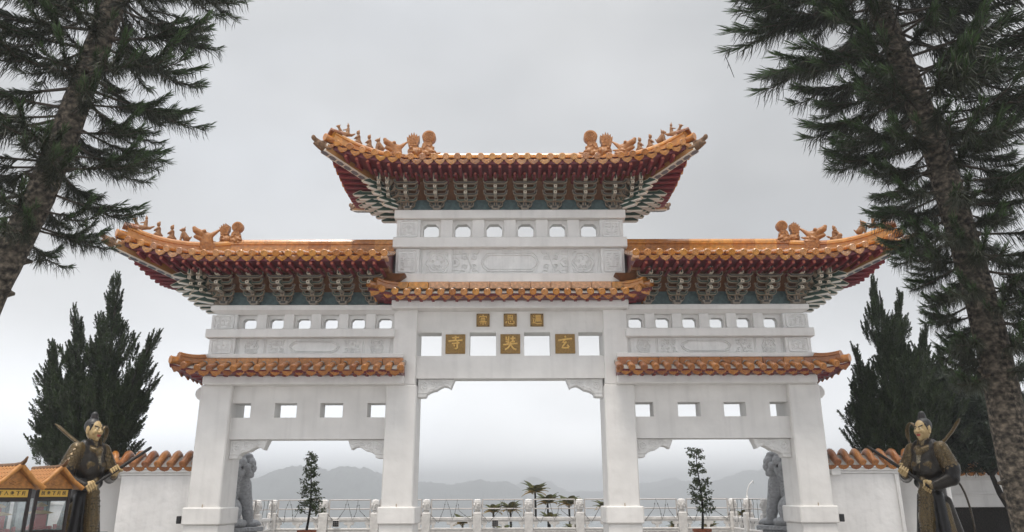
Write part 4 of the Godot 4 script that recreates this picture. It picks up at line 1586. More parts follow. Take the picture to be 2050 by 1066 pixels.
func bracket_zone(_roof: Node3D, l: float, r: float, y: float, rise: float, xs: Array, hl: bool, hr: bool) -> void:
	if bracket.is_empty():
		make_brackets()
	# painted boards behind the brackets: teal below, a brown cove above
	var ll := l + 0.12
	var rr := r - 0.12
	var b := Builder.new()
	b.box(Vector3(ll, y, -0.98), Vector3(rr, y + rise * 0.52, 0.22))
	part("teal_board", b, M.teal, gate)
	b = Builder.new()
	b.frustum(Vector3(ll, y + rise * 0.52 + 0.002, -0.98), Vector3(rr, y + rise + 0.04, 0.22), Vector2(0.55, 0.55))
	part("brown_cove", b, M.soffit, gate)
	b = Builder.new()
	b.box(Vector3(l - (0.62 if hl else 0.0), y + rise + 0.04, -1.82), Vector3(r + (0.62 if hr else 0.0), y + rise + 0.20, 1.06), 0.02)
	part("eave_beam", b, M.soffit, gate)
	for x in xs:
		bracket_cluster(Transform3D(Basis(), Vector3(x, y, 0.22)), rise)
	for c in [[hl, -1.0, l], [hr, 1.0, r]]:
		if not c[0]:
			continue
		var s: float = c[1]
		var side := Basis(Vector3.UP, s * PI * 0.5)
		for z in [-0.85, -0.375, 0.1]:
			bracket_cluster(Transform3D(side, Vector3(c[2] - s * 0.10, y, z)), rise, true)
		bracket_cluster(Transform3D(Basis(Vector3.UP, s * PI * 0.25), Vector3(c[2] - s * 0.16, y, 0.16)), rise, true)
		var o := node("corner_beaks", gate, Transform3D(Basis(), Vector3(c[2], y, 0)))
		for dx in [0.30, 0.55]:
			for t in [1, 2, 3]:
				put("bracket_beak", bracket.beak, M.lacquer, o, Transform3D(Basis(), Vector3(s * (dx - 0.1), 0.20 + 0.145 * t * rise / 0.8, 0.26 + 0.155 * t)))
			put("bracket_tenon", bracket.tenon, M.lacquer, o, Transform3D(Basis(), Vector3(s * (dx - 0.1), 0.16 + 0.58 * rise / 0.8, 1.06)))


# ---------------------------------------------------------------- one skin over many joints

func blob(prims: Array, cell: float, k: float, palette: Array) -> ArrayMesh:
	# ["c", a, b, ra, rb, colour] tapered capsule, ["s", p, r, colour] ball, ["e", p, radii, colour] ellipsoid
	var lo := Vector3.INF
	var hi := -Vector3.INF
	var boxes := []
	for p in prims:
		var a: Vector3
		var b: Vector3
		match p[0]:
			"c":
				var r: float = maxf(p[3], p[4])
				a = p[1].min(p[2]) - Vector3.ONE * r
				b = p[1].max(p[2]) + Vector3.ONE * r
			"s":
				a = p[1] - Vector3.ONE * p[2]
				b = p[1] + Vector3.ONE * p[2]
			_:
				a = p[1] - p[2]
				b = p[1] + p[2]
		boxes.append([a, b])
		lo = lo.min(a)
		hi = hi.max(b)
	lo -= Vector3.ONE * cell * 2.5
	hi += Vector3.ONE * cell * 2.5
	var nx := int((hi.x - lo.x) / cell) + 2
	var ny := int((hi.y - lo.y) / cell) + 2
	var nz := int((hi.z - lo.z) / cell) + 2
	var f := PackedFloat32Array()
	f.resize(nx * ny * nz)
	f.fill(1.0)
	var best := f.duplicate()
	var owner_of := PackedByteArray()
	owner_of.resize(nx * ny * nz)
	var pad := k + 2.0 * cell
	for n in prims.size():
		var p: Array = prims[n]
		var a: Vector3 = (boxes[n][0] - Vector3.ONE * pad - lo) / cell
		var b: Vector3 = (boxes[n][1] + Vector3.ONE * pad - lo) / cell
		var i0 := maxi(int(a.x), 0)
		var i1 := mini(int(b.x) + 1, nx - 1)
		var j0 := maxi(int(a.y), 0)
		var j1 := mini(int(b.y) + 1, ny - 1)
		var k0 := maxi(int(a.z), 0)
		var k1 := mini(int(b.z) + 1, nz - 1)
		var kind: String = p[0]
		var c: int = p[p.size() - 1]
		var pa: Vector3 = p[1]
		var ba := Vector3.ZERO
		var bb := 1.0
		var ra := 0.0
		var rb := 0.0
		var rad := Vector3.ONE
		if kind == "c":
			ba = p[2] - pa
			bb = maxf(ba.length_squared(), 1e-9)
			ra = p[3]
			rb = p[4]
		elif kind == "s":
			ra = p[2]
			rb = ra
		else:
			rad = p[2]
		for kk in range(k0, k1 + 1):
			for j in range(j0, j1 + 1):
				var at := (kk * ny + j) * nx + i0
				var q := lo + Vector3(i0, j, kk) * cell - pa
				for i in range(i0, i1 + 1):
					var d: float
					if kind == "e":
						var e := q / rad
						var l := e.length()
						var g := (e / rad).length()
						d = l * (l - 1.0) / g if g > 1e-6 else -rad.x
					else:
						var h := clampf(q.dot(ba) / bb, 0.0, 1.0)
						d = (q - ba * h).length() - lerpf(ra, rb, h)
					if d < best[at]:
						best[at] = d
						owner_of[at] = c
					var o := f[at]
					var m := maxf(k - absf(o - d), 0.0)
					f[at] = minf(o, d) - m * m * 0.25 / k
					at += 1
					q.x += cell
	# surface nets
	var index := PackedInt32Array()
	index.resize(nx * ny * nz)
	index.fill(-1)
	var vs := PackedVector3Array()
	var ns := PackedVector3Array()
	var cs := PackedColorArray()
	var off := [0, 1, nx, nx + 1, nx * ny, nx * ny + 1, nx * ny + nx, nx * ny + nx + 1]
	var edges := [[0, 1], [2, 3], [4, 5], [6, 7], [0, 2], [1, 3], [4, 6], [5, 7], [0, 4], [1, 5], [2, 6], [3, 7]]
	for kk in nz - 1:
		for j in ny - 1:
			var at := (kk * ny + j) * nx
			for i in nx - 1:
				var v0 := f[at]
				if v0 > 2.0 * cell or v0 < -2.0 * cell:
					at += 1
					continue
				var val := [v0, f[at + 1], f[at + off[2]], f[at + off[3]], f[at + off[4]], f[at + off[5]], f[at + off[6]], f[at + off[7]]]
				var neg := 0
				for z in 8:
					if val[z] < 0.0:
						neg += 1
				if neg == 0 or neg == 8:
					at += 1
					continue
				var sum := Vector3.ZERO
				var cnt := 0
				for e in edges:
					var a: float = val[e[0]]
					var b: float = val[e[1]]
					if (a < 0.0) != (b < 0.0):
						var t := a / (a - b)
						var pa := Vector3(e[0] & 1, (e[0] >> 1) & 1, e[0] >> 2)
						var pb := Vector3(e[1] & 1, (e[1] >> 1) & 1, e[1] >> 2)
						sum += pa.lerp(pb, t)
						cnt += 1
				var g := Vector3(val[1] + val[3] + val[5] + val[7] - val[0] - val[2] - val[4] - val[6], val[2] + val[3] + val[6] + val[7] - val[0] - val[1] - val[4] - val[5], val[4] + val[5] + val[6] + val[7] - val[0] - val[1] - val[2] - val[3])
				index[at] = vs.size()
				vs.append(lo + (Vector3(i, j, kk) + sum / cnt) * cell)
				ns.append(g.normalized())
				cs.append(palette[owner_of[at]])
				at += 1
	var ids := PackedInt32Array()
	for kk in range(1, nz - 1):
		for j in range(1, ny - 1):
			var at := (kk * ny + j) * nx
			for i in range(1, nx - 1):
				var p := at + i
				if index[p] < 0 and index[p - 1] < 0 and index[p - nx] < 0 and index[p - nx * ny] < 0:
					continue
				var a := f[p]
				for ax in 3:
					var b := f[p + [1, nx, nx * ny][ax]]
					if (a < 0.0) == (b < 0.0):
						continue
					var u: int = [nx, nx * ny, 1][ax]
					var w: int = [nx * ny, 1, nx][ax]
					var q := [index[p], index[p - u], index[p - u - w], index[p - w]]
					if q[0] < 0 or q[1] < 0 or q[2] < 0 or q[3] < 0:
						continue
					if a < 0.0:
						ids.append_array(PackedInt32Array([q[0], q[2], q[1], q[0], q[3], q[2]]))
					else:
						ids.append_array(PackedInt32Array([q[0], q[1], q[2], q[0], q[2], q[3]]))
	var arr := []
	arr.resize(Mesh.ARRAY_MAX)
	arr[Mesh.ARRAY_VERTEX] = vs
	arr[Mesh.ARRAY_NORMAL] = ns
	arr[Mesh.ARRAY_COLOR] = cs
	arr[Mesh.ARRAY_INDEX] = ids
	var m := ArrayMesh.new()
	m.add_surface_from_arrays(Mesh.PRIMITIVE_TRIANGLES, arr)
	return m


# ---------------------------------------------------------------- garden walls

func wall_run(o: Node3D, f: Transform3D, length: float, top: float, body_h0: float, deep: float, brown := true) -> void:
	# along local x from 0 to length, front at local z = 0; coping of tiles over a moulded top
	var b := Builder.new()
	b.x = f
	b.box(Vector3(0, body_h0, -deep), Vector3(length, top - 0.17, 0), 0.015)
	part("wall_body", b, M.wall, o)
	b = Builder.new()
	b.x = f
	b.box(Vector3(-0.03, top - 0.168, -deep - 0.04), Vector3(length + 0.03, top - 0.10, 0.04), 0.015)
	b.box(Vector3(-0.06, top - 0.098, -deep - 0.09), Vector3(length + 0.06, top, 0.09), 0.02)
	part("moulding", b, M.wall, o)
	var n := int(round(length / PITCH))
	var step := length / n
	var mid := -deep * 0.5
	var reach := deep * 0.5 + 0.16
	var rise := 0.27
	var pitch := Basis(Vector3.RIGHT, atan2(rise, reach))
	for i in n + 1:
		var x := step * i
		var m := tile_mat(brown, 9.0)
		put("round_eave_tile", cap_mesh, m, o, f * Transform3D(pitch, Vector3(x, top + 0.10, mid + reach)))
		b = Builder.new()
		b.x = f
		var pts := PackedVector3Array()
		var rad := PackedFloat32Array()
		for t in 9:
			var a := lerpf(0.62, -0.62, t / 8.0)
			var z := mid + reach * (a + (0.0 if absf(a) > 0.3 else 0.0))
			var h := top + 0.13 + rise * (1.0 - pow(absf(a), 1.35)) + 0.04 * cos(a * 2.5)
			pts.append(Vector3(x, h, z))
			rad.append(0.088 + 0.012 * cos(a * 2.5))
		b.tube(pts, rad, 10, true)
		part("saddle_tile", b, m, o)
	for i in n:
		var x := step * (i + 0.5)
		put("drip_tile", drip_mesh, tile_mat(brown, 9.0), o, f * Transform3D(pitch, Vector3(x, top + 0.08, mid + reach)))
	b = Builder.new()
	b.x = f
	for s in [-1.0, 1.0]:
		b.face([Vector3(0, top + 0.06, mid + s * reach), Vector3(length, top + 0.06, mid + s * reach), Vector3(length, top + 0.08 + rise, mid), Vector3(0, top + 0.08 + rise, mid)], Vector3(length * 0.5, top, mid))
	for x in [0.01, length - 0.01]:
		b.face([Vector3(x, top, mid - reach * 0.8), Vector3(x, top, mid + reach * 0.8), Vector3(x, top + 0.08 + rise, mid)], Vector3(length * 0.5, top + 0.1, mid))
	part("coping_bed", b, M.mortar, o)


func build_side_walls() -> void:
	for s in [-1.0, 1.0]:
		var o := node("garden_wall")
		tag(o, ("white garden wall with tiled coping at the gate's left-hand outer column" if s < 0 else "white garden wall with tiled coping and conduit at the gate's right-hand outer column"), "wall")
		var f := Transform3D(Basis(), Vector3(-10.98 if s < 0 else 8.87, 0, -0.2))
		wall_run(o, f, 2.11, 2.31, 0.0, 0.55)
		# wing set at an angle, with a deep recess under its lintel
		var w := node("garden_wall")
		tag(w, ("angled white wall with a dark recess behind the left-hand warrior statue" if s < 0 else "angled white wall with a dark recess behind the right-hand warrior statue"), "wall")
		var turn := Basis(Vector3.UP, s * -0.62)
		var start := Vector3(s * 11.02, 0, -0.55)
		if s < 0:
			start += turn * Vector3(-1.3, 0, 0)
		f = Transform3D(turn, start)
		wall_run(w, f, 1.3, 2.31, 2.06, 0.5)
		var b := Builder.new()
		b.x = f
		# back of the recess
		b.box(Vector3(0, 0, -0.62), Vector3(1.3, 2.06, -0.40))
		part("recess", b, M.wall, w)
	# a low wall behind the cabinets
	var low := Builder.new()
	low.box(Vector3(-18.0, 0, -0.9), Vector3(-12.1, 1.34, -0.6), 0.02)
	var lw := part("low_wall", low, M.wall)
	tag(lw, "low plain white wall behind the fortune cabinets", "wall")
	low = Builder.new()
	low.box(Vector3(-18.0, 1.342, -0.95), Vector3(-12.08, 1.42, -0.55), 0.02)
	part("wall_cap", low, M.wall, lw)
	# conduit and junction box on the right wall
	var b := Builder.new()
	b.box(Vector3(9.05, 2.09, -0.199), Vector3(9.32, 2.24, -0.12), 0.012)
	tag(part("junction_box", b, M.wall), "small white electrical box under the right wall's coping", "junction box")
	b = Builder.new()
	b.tube(PackedVector3Array([Vector3(9.325, 2.165, -0.17), Vector3(10.75, 2.165, -0.17), Vector3(10.86, 2.12, -0.17), Vector3(10.88, 0.2, -0.17)]), PackedFloat32Array([0.022, 0.022, 0.022, 0.022]), 8)
	tag(part("conduit", b, M.wall), "thin white conduit along the top of the right wall", "conduit")
	# far wall behind the right-hand trees
	var o := node("garden_wall")
	tag(o, "far white wall with tiled coping behind the forked tree", "wall")
	wall_run(o, Transform3D(Basis(), Vector3(14.6, 0, -4.4)), 8.0, 2.22, 1.16, 0.5)
	b = Builder.new()
	b.box(Vector3(14.6, 1.58, -4.398), Vector3(22.6, 1.66, -4.35), 0.01)
	b.box(Vector3(14.6, 1.50, -4.398), Vector3(22.6, 1.56, -4.37), 0.01)
	part("string_course", b, M.wall, o)
	b = Builder.new()
	b.box(Vector3(14.62, 0, -4.85), Vector3(22.58, 1.158, -4.55), 0.0)
	part("dark_base", b, M.hedge, o)


# ---------------------------------------------------------------- stone balustrade behind the gate

func lathe_mesh(profile: Array, sides: int) -> ArrayMesh:
	var b := Builder.new()
	b.lathe(v2(profile), sides)
	return b.mesh()


func balustrade(called: String, at: Transform3D, posts: int, pitch: float, first: bool, label: String) -> void:
	var o := node(called, self, at)
	tag(o, label, "balustrade")
	var post := Builder.new()
	post.box(Vector3(-0.155, 0, -0.155), Vector3(0.155, 0.94, 0.155), 0.015)
	post.frustum(Vector3(-0.155, 0.942, -0.155), Vector3(0.155, 1.0, 0.155), Vector2(-0.03, -0.03))
	for s in [-1.0, 1.0]:
		post.box(Vector3(-0.09, 0.1, s * 0.156 - 0.004), Vector3(0.09, 0.86, s * 0.156 + 0.004))
	var pm := post.mesh()
	var head := Builder.new()
	head.lathe(v2([[0.09, 1.0], [0.12, 1.03], [0.09, 1.06], [0.145, 1.10], [0.15, 1.36], [0.135, 1.40], [0.14, 1.42], [0.10, 1.46], [0.0, 1.47]]), 16)
	for i in 4:
		head.x = Transform3D(Basis(Vector3.UP, i * PI * 0.5 + 0.4), Vector3.ZERO)
		head.stroke(spiral(Vector2(0.0, 1.23), 0.02, 0.085, 1.6, i * 1.3), 0.04, 0.03, false, 0.135)
	head.x = Transform3D()
	var hm := head.mesh()
	for i in posts:
		if i == 0 and not first:
			continue
		var p := put("post", pm, M.stone_white, o, Transform3D(Basis(), Vector3(pitch * i, 0, 0)))
		put("carved_finial", hm, M.stone_white, p)
	for i in posts - 1:
		var x0 := pitch * i + 0.16
		var x1 := pitch * (i + 1) - 0.16
		var m := (x0 + x1) * 0.5
		var b := Builder.new()
		b.box(Vector3(x0, 0.70, -0.07), Vector3(x1, 0.82, 0.07), 0.02)
		b.box(Vector3(x0, 0.66, -0.055), Vector3(x1, 0.698, 0.055), 0.01)
		part("handrail", b, M.stone_white, o)
		for q in [[x0 + 0.10, 0.10], [m, 0.19], [x1 - 0.10, 0.10]]:
			b = Builder.new()
			var w: float = q[1]
			b.prism(v2([[q[0] - w, 0.655], [q[0] - w - 0.01, 0.60], [q[0] - w * 0.8, 0.55], [q[0] - w * 0.4, 0.545], [q[0] - 0.05, 0.50], [q[0] - 0.05, 0.44], [q[0] + 0.05, 0.44], [q[0] + 0.05, 0.50], [q[0] + w * 0.4, 0.545], [q[0] + w * 0.8, 0.55], [q[0] + w + 0.01, 0.60], [q[0] + w, 0.655]]), -0.05, 0.05, 0.012)
			if w > 0.15:
				for s in [-1.0, 1.0]:
					b.stroke(spiral(Vector2(q[0] + s * 0.1, 0.60), 0.01, 0.04, 1.2), 0.02, 0.012, false, 0.05)
			part("cloud_support", b, M.stone_white, o)
		b = Builder.new()
		b.box(Vector3(x0, 0.37, -0.075), Vector3(x1, 0.44, 0.075), 0.015)
		b.box(Vector3(x0, 0.02, -0.045), Vector3(x1, 0.368, 0.045))
		b.box(Vector3(x0, 0.30, -0.06), Vector3(x1, 0.355, 0.06), 0.01)
		for k in 5:
			var a := lerpf(x0, x1, k / 4.0)
			b.box(Vector3(maxf(a - 0.035, x0), 0.05, -0.058), Vector3(minf(a + 0.035, x1), 0.298, 0.058), 0.008)
		part("panel", b, M.stone_white, o)
		b = Builder.new()
		for y in [1.12, 1.445]:
			b.tube(PackedVector3Array([Vector3(x0 + 0.012, y, 0), Vector3(x1 - 0.012, y, 0)]), PackedFloat32Array([0.022, 0.022]), 8)
		for x in [x0 + 0.03, x1 - 0.03]:
			b.box(Vector3(x - 0.022, 0.82, -0.02), Vector3(x + 0.022, 1.467, 0.02))
		part("metal_rail", b, M.rail, o)


func build_fence() -> void:
	balustrade("balustrade", Transform3D(Basis(), Vector3(-8.95, 0, -8.0)), 10, 1.925, true, "long carved white stone balustrade along the lake edge behind the gate")
	balustrade("balustrade", Transform3D(Basis(Vector3.UP, -PI * 0.5), Vector3(-8.95, 0, -8.0)), 3, 1.925, false, "short white balustrade coming forward behind the left opening")
	balustrade("balustrade", Transform3D(Basis(Vector3.UP, -PI * 0.5), Vector3(8.375, 0, -8.0)), 3, 1.925, false, "short white balustrade coming forward behind the right opening")
	# strings of little lights hung over the rails
	var words := ["leftmost", "second", "third", "fourth", "fifth", "sixth", "seventh", "eighth", "last"]
	for i in 9:
		var x := -8.95 + 1.925 * i
		rng.seed = 60 + i
		var b := Builder.new()
		var pts := PackedVector3Array()
		var rad := PackedFloat32Array()
		var a := x + rng.randf_range(0.5, 0.9)
		for p in [[x + 0.15, 0.95], [x + 0.45, 0.62], [a, 1.1], [a + 0.1, 1.46], [a + 0.22, 1.1], [a + 0.32, 0.72], [a + 0.45, 1.0], [a + 0.52, 1.46], [a + 0.6, 1.05], [x + 1.70, 0.72], [x + 1.80, 1.05]]:
			pts.append(Vector3(p[0] + rng.randf_range(-0.03, 0.03), p[1], -7.92 + rng.randf_range(-0.02, 0.03)))
			rad.append(0.009)
		b.tube(pts, rad, 5)
		for k in 10:
			var e := pts[k].lerp(pts[k + 1], 0.5)
			b.box(e - Vector3(0.014, 0.02, 0.014), e + Vector3(0.014, 0.02, 0.014))
		tag(part("light_string", b, M.wire), "dark string of tiny lights looped over the rail, " + words[i] + " bay of the lake balustrade", "light string", "light strings on the balustrade")
	for s in [[-8.95, "left"], [8.375, "right"]]:
		var b := Builder.new()
		for k in 7:
			var z: float = -7.6 + 0.48 * k
			rng.seed = 90 + k
			var pts := PackedVector3Array()
			for j in 6:
				pts.append(Vector3(s[0] + rng.randf_range(-0.03, 0.03) + 0.06 * (1.0 if s[0] < 0 else -1.0), 1.44 - 0.16 * j, z + rng.randf_range(-0.02, 0.02)))
			b.tube(pts, PackedFloat32Array([0.009, 0.009, 0.009, 0.009, 0.009, 0.009]), 5)
		tag(part("light_curtain", b, M.wire), "hanging strands of tiny lights on the short %s balustrade" % s[1], "light string")
	# black square lamps on the rails
	for q in [[-6.52, 0.62, "black square lamp on the balustrade behind the left potted tree"], [-0.58, 0.62, "black square lamp on the balustrade under the middle opening"]]:
		var b := Builder.new()
		b.box(Vector3(q[0] - 0.12, q[1] - 0.13, -7.88), Vector3(q[0] + 0.12, q[1] + 0.11, -7.80), 0.012)
		var o := part("square_lamp", b, M.rail)
		tag(o, q[2], "lamp")
		b = Builder.new()
		for i in 3:
			for j in 3:
				b.box(Vector3(q[0] - 0.105 + 0.072 * i, q[1] - 0.112 + 0.07 * j, -7.80), Vector3(q[0] - 0.040 + 0.072 * i, q[1] - 0.050 + 0.07 * j, -7.794))
		part("dark_cells", b, M.black, o)


# ---------------------------------------------------------------- stone lions

func build_lions() -> void:
	var p := [["e", Vector3(0, 0.62, -0.32), Vector3(0.50, 0.55, 0.50), 0], ["c", Vector3(0, 0.75, -0.15), Vector3(0, 1.45, 0.22), 0.42, 0.40, 0], ["e", Vector3(0, 1.90, 0.34), Vector3(0.42, 0.42, 0.42), 0], ["e", Vector3(0, 1.80, 0.72), Vector3(0.28, 0.22, 0.22), 0],
		["c", Vector3(0, 1.92, 0.80), Vector3(0, 1.98, 0.92), 0.10, 0.08, 0], ["c", Vector3(0.14, 2.05, 0.64), Vector3(0.2, 2.05, 0.68), 0.09, 0.08, 0], ["c", Vector3(-0.14, 2.05, 0.64), Vector3(-0.2, 2.05, 0.68), 0.09, 0.08, 0]]
	for s in [-1.0, 1.0]:
		p.append(["c", Vector3(s * 0.30, 1.30, 0.36), Vector3(s * 0.34, 0.42, 0.56), 0.21, 0.14, 0])
		p.append(["c", Vector3(s * 0.34, 0.42, 0.56), Vector3(s * 0.34, 0.12, 0.62), 0.14, 0.13, 0])
		p.append(["e", Vector3(s * 0.34, 0.10, 0.74), Vector3(0.18, 0.12, 0.22), 0])
		p.append(["e", Vector3(s * 0.46, 0.48, -0.22), Vector3(0.24, 0.44, 0.42), 0])
		p.append(["c", Vector3(s * 0.50, 0.16, -0.2), Vector3(s * 0.52, 0.11, 0.24), 0.15, 0.12, 0])
		for t in 3:
			p.append(["c", Vector3(s * (0.26 + 0.08 * t), 0.09, 0.88), Vector3(s * (0.26 + 0.08 * t), 0.05, 0.96), 0.05, 0.04, 0])
	p.append(["c", Vector3(0, 0.35, -0.78), Vector3(0.05, 0.95, -0.82), 0.14, 0.2, 0])
	# curls in rows over the mane
	for row in 6:
		var y := 2.30 - 0.17 * row
		var r: float = [0.22, 0.40, 0.48, 0.50, 0.48, 0.42][row]
		var n: int = [5, 8, 10, 10, 10, 8][row]
		for i in n:
			var a := PI * (0.06 + 1.88 * (i + 0.5 * (row % 2)) / n) + PI * 0.5
			var c := Vector3(sin(a + PI * 0.5) * r * 0.98, y, 0.26 - 0.02 * row + cos(a + PI * 0.5) * r)
			if c.z > 0.62:
				continue
			p.append(["s", c, 0.115, 0])
			p.append(["c", c + Vector3(0, 0.03, 0), c + Vector3((c.x) * 0.12, -0.08, (c.z - 0.26) * 0.14), 0.085, 0.06, 0])
	var mesh := blob(p, 0.034, 0.05, [Color(1, 1, 1)])
	for s in [-1.0, 1.0]:
		var o := node("lion_statue", self, Transform3D(Basis(Vector3.UP, PI + s * 0.55), Vector3(-9.06 if s < 0 else 9.02, 0.0, -3.0)))
		tag(o, ("grey stone guardian lion seen from behind, in the left side opening" if s < 0 else "grey stone guardian lion seen from behind, in the right side opening"), "lion statue", "pair of stone lions")
		put("body", mesh, M.stone_grey, o, Transform3D(Basis.from_scale(Vector3(1.25, 1.0, 1.15)), Vector3(0, 0.66, 0)))
		var b := Builder.new()
		b.box(Vector3(-0.74, 0.52, -0.95), Vector3(0.74, 0.655, 1.08), 0.02)
		part("plinth_slab", b, M.stone_grey, o)
		b = Builder.new()
		b.box(Vector3(-0.62, 0.0, -0.82), Vector3(0.62, 0.518, 0.95), 0.03)
		b.box(Vector3(-0.72, 0.0, -0.92), Vector3(0.72, 0.10, 1.05), 0.02)
		part("pedestal", b, M.stone_grey, o)


# ---------------------------------------------------------------- potted trees

func build_potted_trees() -> void:
	for t in [[-6.36, 2.42, 5, "potted young tree in a terracotta pot, in the left side opening"], [5.97, 2.55, 8, "potted young tree with a round tuft on top, in the right side opening"]]:
		var o := node("potted_tree", self, Transform3D(Basis(), Vector3(t[0], 0.08, -3.0)))
		tag(o, t[3], "potted tree", "potted trees behind the gate")
		rng.seed = t[2]
		var b := Builder.new()
		b.lathe(v2([[0.19, 0.0], [0.255, 0.40], [0.295, 0.40], [0.295, 0.485], [0.265, 0.485], [0.255, 0.44], [0.0, 0.44]]), 24)
		part("pot", b, M.terracotta, o)
		var h: float = t[1]
		b = Builder.new()
		var pts := PackedVector3Array()
		var rad := PackedFloat32Array()
		for i in 9:
			var k := i / 8.0
			pts.append(Vector3(0.05 * sin(k * 5.0) + 0.04 * k, 0.43 + (h - 0.1) * k, 0.04 * cos(k * 4.0)))
			rad.append(lerpf(0.042, 0.008, k))
		b.tube(pts, rad, 7)
		var leaves := []
		var tints := []
		for i in 34:
			var k := 0.22 + 0.76 * i / 33.0
			# a gap or two up the stem
			if (k > 0.62 and k < 0.68) or (t[2] == 8 and k > 0.80 and k < 0.87):
				continue
			var a := i * 2.4 + rng.randf_range(-0.3, 0.3)
			var p0 := pts[int(k * 8.0)].lerp(pts[mini(int(k * 8.0) + 1, 8)], k * 8.0 - int(k * 8.0))
			var reach := lerpf(0.50, 0.17, pow(k, 0.8)) * rng.randf_range(0.6, 1.1)
			if k > 0.9:
				reach = 0.24 if t[2] == 8 else 0.17
			var tip := p0 + Vector3(cos(a) * reach, reach * rng.randf_range(0.15, 0.6), sin(a) * reach)
			b.tube(PackedVector3Array([p0, p0.lerp(tip, 0.5) + Vector3(0, -0.02, 0), tip]), PackedFloat32Array([0.012, 0.008, 0.004]), 5)
			for j in int(34 + 75 * reach):
				var e := p0.lerp(tip, rng.randf_range(0.35, 1.08)) + Vector3(rng.randf_range(-0.07, 0.07), rng.randf_range(-0.05, 0.08), rng.randf_range(-0.07, 0.07))
				var bs := Basis.from_euler(Vector3(rng.randf_range(-1, 1), rng.randf_range(0, TAU), rng.randf_range(-1, 1))) * Basis.from_scale(Vector3.ONE * rng.randf_range(0.75, 1.25))
				leaves.append(Transform3D(bs, e))
				var g := rng.randf_range(0.6, 1.3)
				tints.append(Color(0.062 * g, 0.088 * g, 0.026 * g))
		part("stem", b, M.dark_bark, o)
		b = Builder.new()
		b.tri(Vector3(0, 0, 0), Vector3(0.026, 0.004, 0.036), Vector3(0, -0.004, 0.085))
		b.tri(Vector3(0, 0, 0), Vector3(0, -0.004, 0.085), Vector3(-0.026, 0.004, 0.036))
		copies("foliage", b.mesh(), M.foliage, o, leaves, tints)


# ---------------------------------------------------------------- fortune kiosks

func letters(rows: Array) -> ImageTexture:
	# brush-like marks on a yellow signboard
	var im := Image.create(rows.size() * 14 + 6, 20, false, Image.FORMAT_RGB8)
	im.fill(Color(0.86, 0.70, 0.30))
	for n in rows.size():
		for r in rows[n].size():
			var row: String = rows[n][r]
			for c in row.length():
				if row[c] == "#":
					im.fill_rect(Rect2i(5 + n * 14 + c, 4 + r, 1, 1), Color(0.12, 0.09, 0.05))
	im.resize(im.get_width() * 4, im.get_height() * 4, Image.INTERPOLATE_CUBIC)
	return ImageTexture.create_from_image(im)


